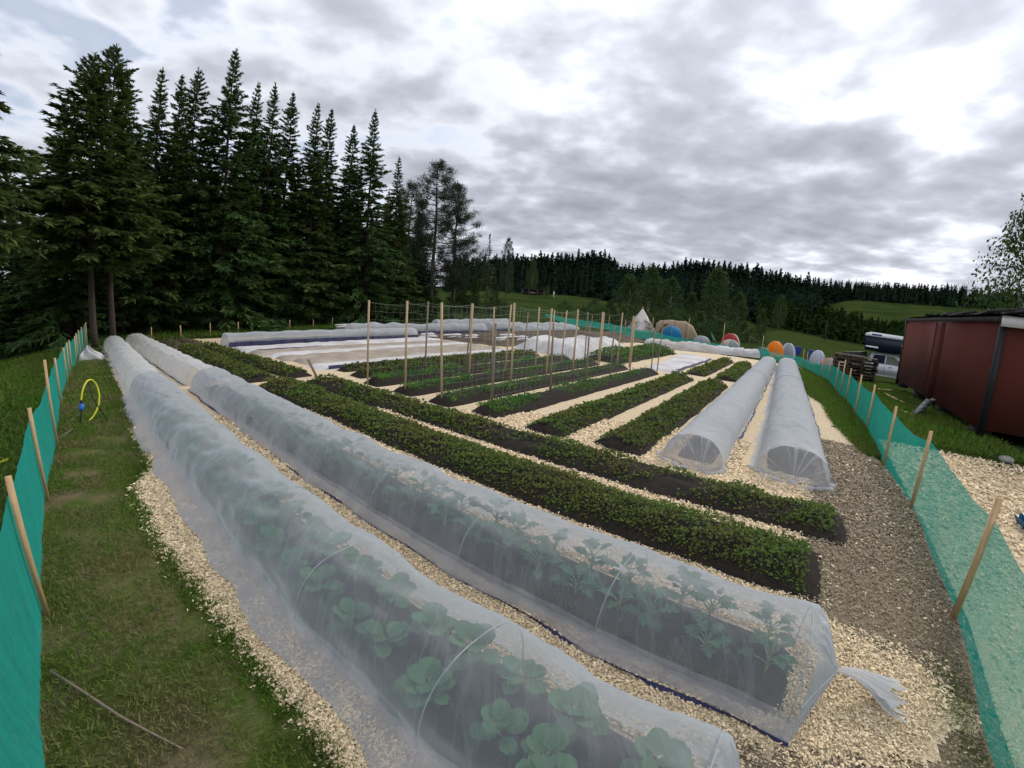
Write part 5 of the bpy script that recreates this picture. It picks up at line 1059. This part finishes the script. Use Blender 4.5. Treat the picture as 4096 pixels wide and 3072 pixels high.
# hut on the meadow
p_ = pol(2.0, 150); z0 = tz(p_); root = empty('meadow_hut', p_+(0,0,z0), 'low dark open hut with pale posts at the top of the meadow', 'hut')
mb = MB(); mb.box(p_+(0,1.5,z0+.9), (7.0,2.0,1.8)); mb.build('wall', M['roof'], root); mb = MB(); mb.box(p_+(0,.3,z0+1.98), (8.0,4.8,.18)); mb.build('roof', M['roof'], root)
for x_ in (-3.7,-1.4,1.4,3.7): mb = MB(); mb.box(p_+(x_,-1.8,z0+.95), (.16,.16,1.9)); mb.build('post', M['wood_grey'], root)
mb = MB(); mb.box(p_+(-.1,-2.2,z0+.5), (1.6,.5,.10)); mb.box(p_+(-.1,-2.0,z0+.8), (1.6,.06,.3)); mb.build('bench', M['wood_grey'], root)
p_ = pol(4.75, 140); z0 = tz(p_); mb = MB(); mb.box(p_+(0,0,z0+.95), (.35,.35,1.9)); mb.box(p_+(0,0,z0+1.95), (.45,.45,.12)); tag(mb.build('white_post', M['white_trim'], loc=p_), 'white post standing alone on the meadow right of the hut', 'post')
# pallets
def pallet_proto():
    root = empty('pallet', (0,0,0)); mb = MB()
    for k in range(7): mb.box((0, -.53+k*.177, .13), (1.2, .12, .022))
    mb.build('top_deck', M['pallet'], root); mb = MB()
    for k in (-.53, 0, .53): mb.box((0, k, .011), (1.2, .10, .022))
    mb.build('bottom_deck', M['pallet'], root)
    for x_ in (-.54, 0, .54):
        mb = MB(); mb.box((x_, 0, .07), (.10, 1.16, .094)); mb.build('bearer', M['pallet'], root)
    return root
M['pallet'] = mat('pallet_wood', (.13,.095,.065), (.07,.05,.035), 5, .9)
pp = pallet_proto(); r = np.random.default_rng(31); first_p = True
for st_, (a_, d, n_, nm) in enumerate(((41.9,21.5,8,'stack nearer the peach tent'), (43.4,22.9,8,'stack nearer the pickup truck'))):
    p_ = pol(a_, d); z0 = tz(p_)
    for k in range(n_):
        lb = ('topmost' if k == n_-1 else 'lowest' if k == 0 else f'{("second","third","fourth","fifth","sixth","seventh")[k-1]} lowest') + f' brown wooden pallet in the {nm}'
        loc = (p_[0]+r.normal(0,.03), p_[1]+r.normal(0,.03), z0+k*.146); rz = R(-40)+r.normal(0,.06)
        if first_p: pp.location = loc; pp.rotation_euler.z = rz; tag(pp, lb, 'pallet', 'stacked pallets'); first_p = False
        else: copy_tree(pp, loc, rz, None, lb)
p_ = pol(42.3, 21.6); z0 = tz(p_)+1.03; mb = MB(); u = pol(42.3+90, 1.0); mb.beam(p_-u*.8+(0,0,z0-.10), p_+u*.75+(0,0,z0-.12), .35, .06); tag(mb.build('plank', M['wood_grey'], loc=p_+(0,0,z0)), 'wide pale plank lying across the tops of the pallet stacks', 'plank')

# ------------------------------------------------------------------ pickup with a camper box
M['silver'] = mat('silver_paint', (.62,.64,.68), rough=.35, spec=.5); M['glass'] = mat('dark_glass', (.012,.02,.05), rough=.08, spec=.8); M['glass_pale'] = mat('pale_glass', (.16,.20,.16), rough=.1, spec=.8)
M['tyre'] = mat('tyre_rubber', (.015,.015,.015), rough=.9); M['rim'] = mat('wheel_rim', (.35,.36,.38), rough=.35); M['camper_white'] = mat('camper_white', (.80,.82,.84), rough=.4); M['camper_navy'] = mat('camper_navy', (.012,.018,.035), rough=.45)
c = pol(45.7, 31.5); c[2] = tz(c) - .02; root = empty('pickup_truck', c, 'silver pickup truck with a dark white-roofed camper box over its cab, half behind the shed', 'pickup truck')
U = np.array([math.cos(R(46)), -math.sin(R(46)), 0]); V_ = np.array([math.sin(R(46)), math.cos(R(46)), 0])   # U = forward, to the right and nearer; V_ = away from the camera
def tp(x, y, z): return c + U*x + V_*y + np.array([0,0,z])
def extr(prof, y0, y1, name, m, par, inset=0.0, smooth=False):
    n = len(prof); P = [tp(x, y0, z) for x, z in prof] + [tp(x, y1, z) for x, z in prof]; mb = MB(); mb.add(P, [tuple(range(n)), tuple(range(2*n-1, n-1, -1))] + [(i, i+n, (i+1) % n + n, (i+1) % n) for i in range(n)]); return mb.build(name, M[m], par)
body = [(-2.55,.52),(-2.55,1.05),(-1.0,1.08),(-.95,1.12),(1.25,1.10),(1.35,1.14),(2.35,1.0),(2.55,.85),(2.58,.50),(2.2,.42),(2.08,.68),(1.9,.78),(1.7,.82),(1.5,.78),(1.32,.68),(1.2,.42),(-1.05,.42),(-1.17,.68),(-1.35,.78),(-1.55,.82),(-1.75,.78),(-1.93,.68),(-2.05,.45)]
bd = extr(body, -.88, .88, 'body', 'silver', root)
cab = [(-1.0,1.08),(-.82,1.72),(-.6,1.80),(.35,1.80),(.62,1.74),(1.38,1.12)]
cb_ = extr(cab, -.76, .76, 'cab', 'silver', root)
for prof, m_, y in (([(-.78,1.15),(-.66,1.62),(-.02,1.65),(-.02,1.14)],'glass',-.764), ([(.05,1.14),(.05,1.65),(.5,1.62),(1.06,1.15)],'glass_pale',-.764), ([(-.78,1.15),(-.66,1.62),(-.02,1.65),(-.02,1.14)],'glass',.764), ([(.05,1.14),(.05,1.65),(.5,1.62),(1.06,1.15)],'glass_pale',.764)):
    mb = MB(); mb.add([tp(x, y, z) for x, z in prof], [(0,1,2,3)]); mb.build('window', M[m_], root)
mb = MB(); mb.add([tp(.66,-.7,1.70), tp(1.36,-.72,1.15), tp(1.36,.72,1.15), tp(.66,.7,1.70)], [(0,1,2,3)]); w_ = mb.build('windscreen', M['glass'], root)
for v_o in w_.data.vertices: v_o.co += Vector((U[0]*.012, U[1]*.012, .012))
for x_ in (-.95, .02, 1.15):
    mb = MB(); mb.box(tp(x_, -.882, .80), (.012,.012,.62), ang=R(-46)); mb.build('door_seam', M['black'], root)
for x_ in (-.75, .25): mb = MB(); mb.beam(tp(x_, -.90, 1.0), tp(x_+.18, -.90, 1.0), .025); mb.build('door_handle', M['black'], root)
mb = MB(); mb.beam(tp(-1.0,-.90,.44), tp(1.15,-.90,.44), .06); mb.build('side_step', M['rim'], root)
mb = MB(); mb.beam(tp(1.12,-.80,1.20), tp(1.12,-1.05,1.24), .16, .14); mb.build('mirror', M['camper_white'], root)
for x_ in (-1.55, 1.70):
    for y_ in (-.80, .80):
        s = -1 if y_ < 0 else 1; mb = MB(); mb.tube([tp(x_, y_-.12, .38), tp(x_, y_+.12, .38)], .38, 24); wh = mb.build('wheel', M['tyre'], root, smooth=False)
        mb = MB(); mb.tube([tp(x_, y_+s*.10, .38), tp(x_, y_+s*.135, .38)], [.22,.20], 16); mb.build('rim', M['rim'], wh)
for y_ in (-.68, .68): mb = MB(); mb.beam(tp(2.44, y_-.16, .92), tp(2.44, y_+.16, .92), .10, .14); mb.build('headlight', M['camper_white'], root)
for y_ in (-.78, .78): mb = MB(); mb.beam(tp(-2.57, y_-.05, .92), tp(-2.57, y_+.05, .92), .05, .3); mb.build('tail_light', M['tent_red'], root)
box_ = [(-1.25,1.84),(-1.30,2.72),(2.2,2.64),(2.45,2.4),(2.4,2.0),(1.5,1.84),(.5,1.815),(-.3,1.815)]
extr([(-2.5,1.09),(-2.45,1.5),(-1.15,1.72),(-1.02,1.10)], -.80, .80, 'bed_cover', 'black', root)
cm = extr(box_, -1.0, 1.0, 'camper_box', 'camper_navy', root)
rf_ = [(-1.36,2.70),(-1.28,2.86),(-1.0,2.94),(1.4,2.86),(2.3,2.66),(2.52,2.42),(2.2,2.62)]
extr(rf_, -1.04, 1.04, 'camper_roof', 'camper_white', root)
extr([(-1.2,2.02),(-1.2,2.12),(-.5,2.10),(-.5,2.0)], -1.03, -1.012, 'stripe', 'camper_white', cm)
mb = MB(); mb.add([tp(-.95,-1.045,2.76), tp(-.40,-1.045,2.75), tp(-.40,-1.045,2.84), tp(-.95,-1.045,2.85)], [(0,1,2,3)]); mb.build('skylight_band', M['tent_navy'], cm)
mb = MB(); mb.add([tp(.75,-1.02,2.30), tp(1.25,-1.02,2.28), tp(1.25,-1.02,2.38), tp(.75,-1.02,2.40)], [(0,1,2,3)]); mb.build('emblem', M['camper_white'], cm)
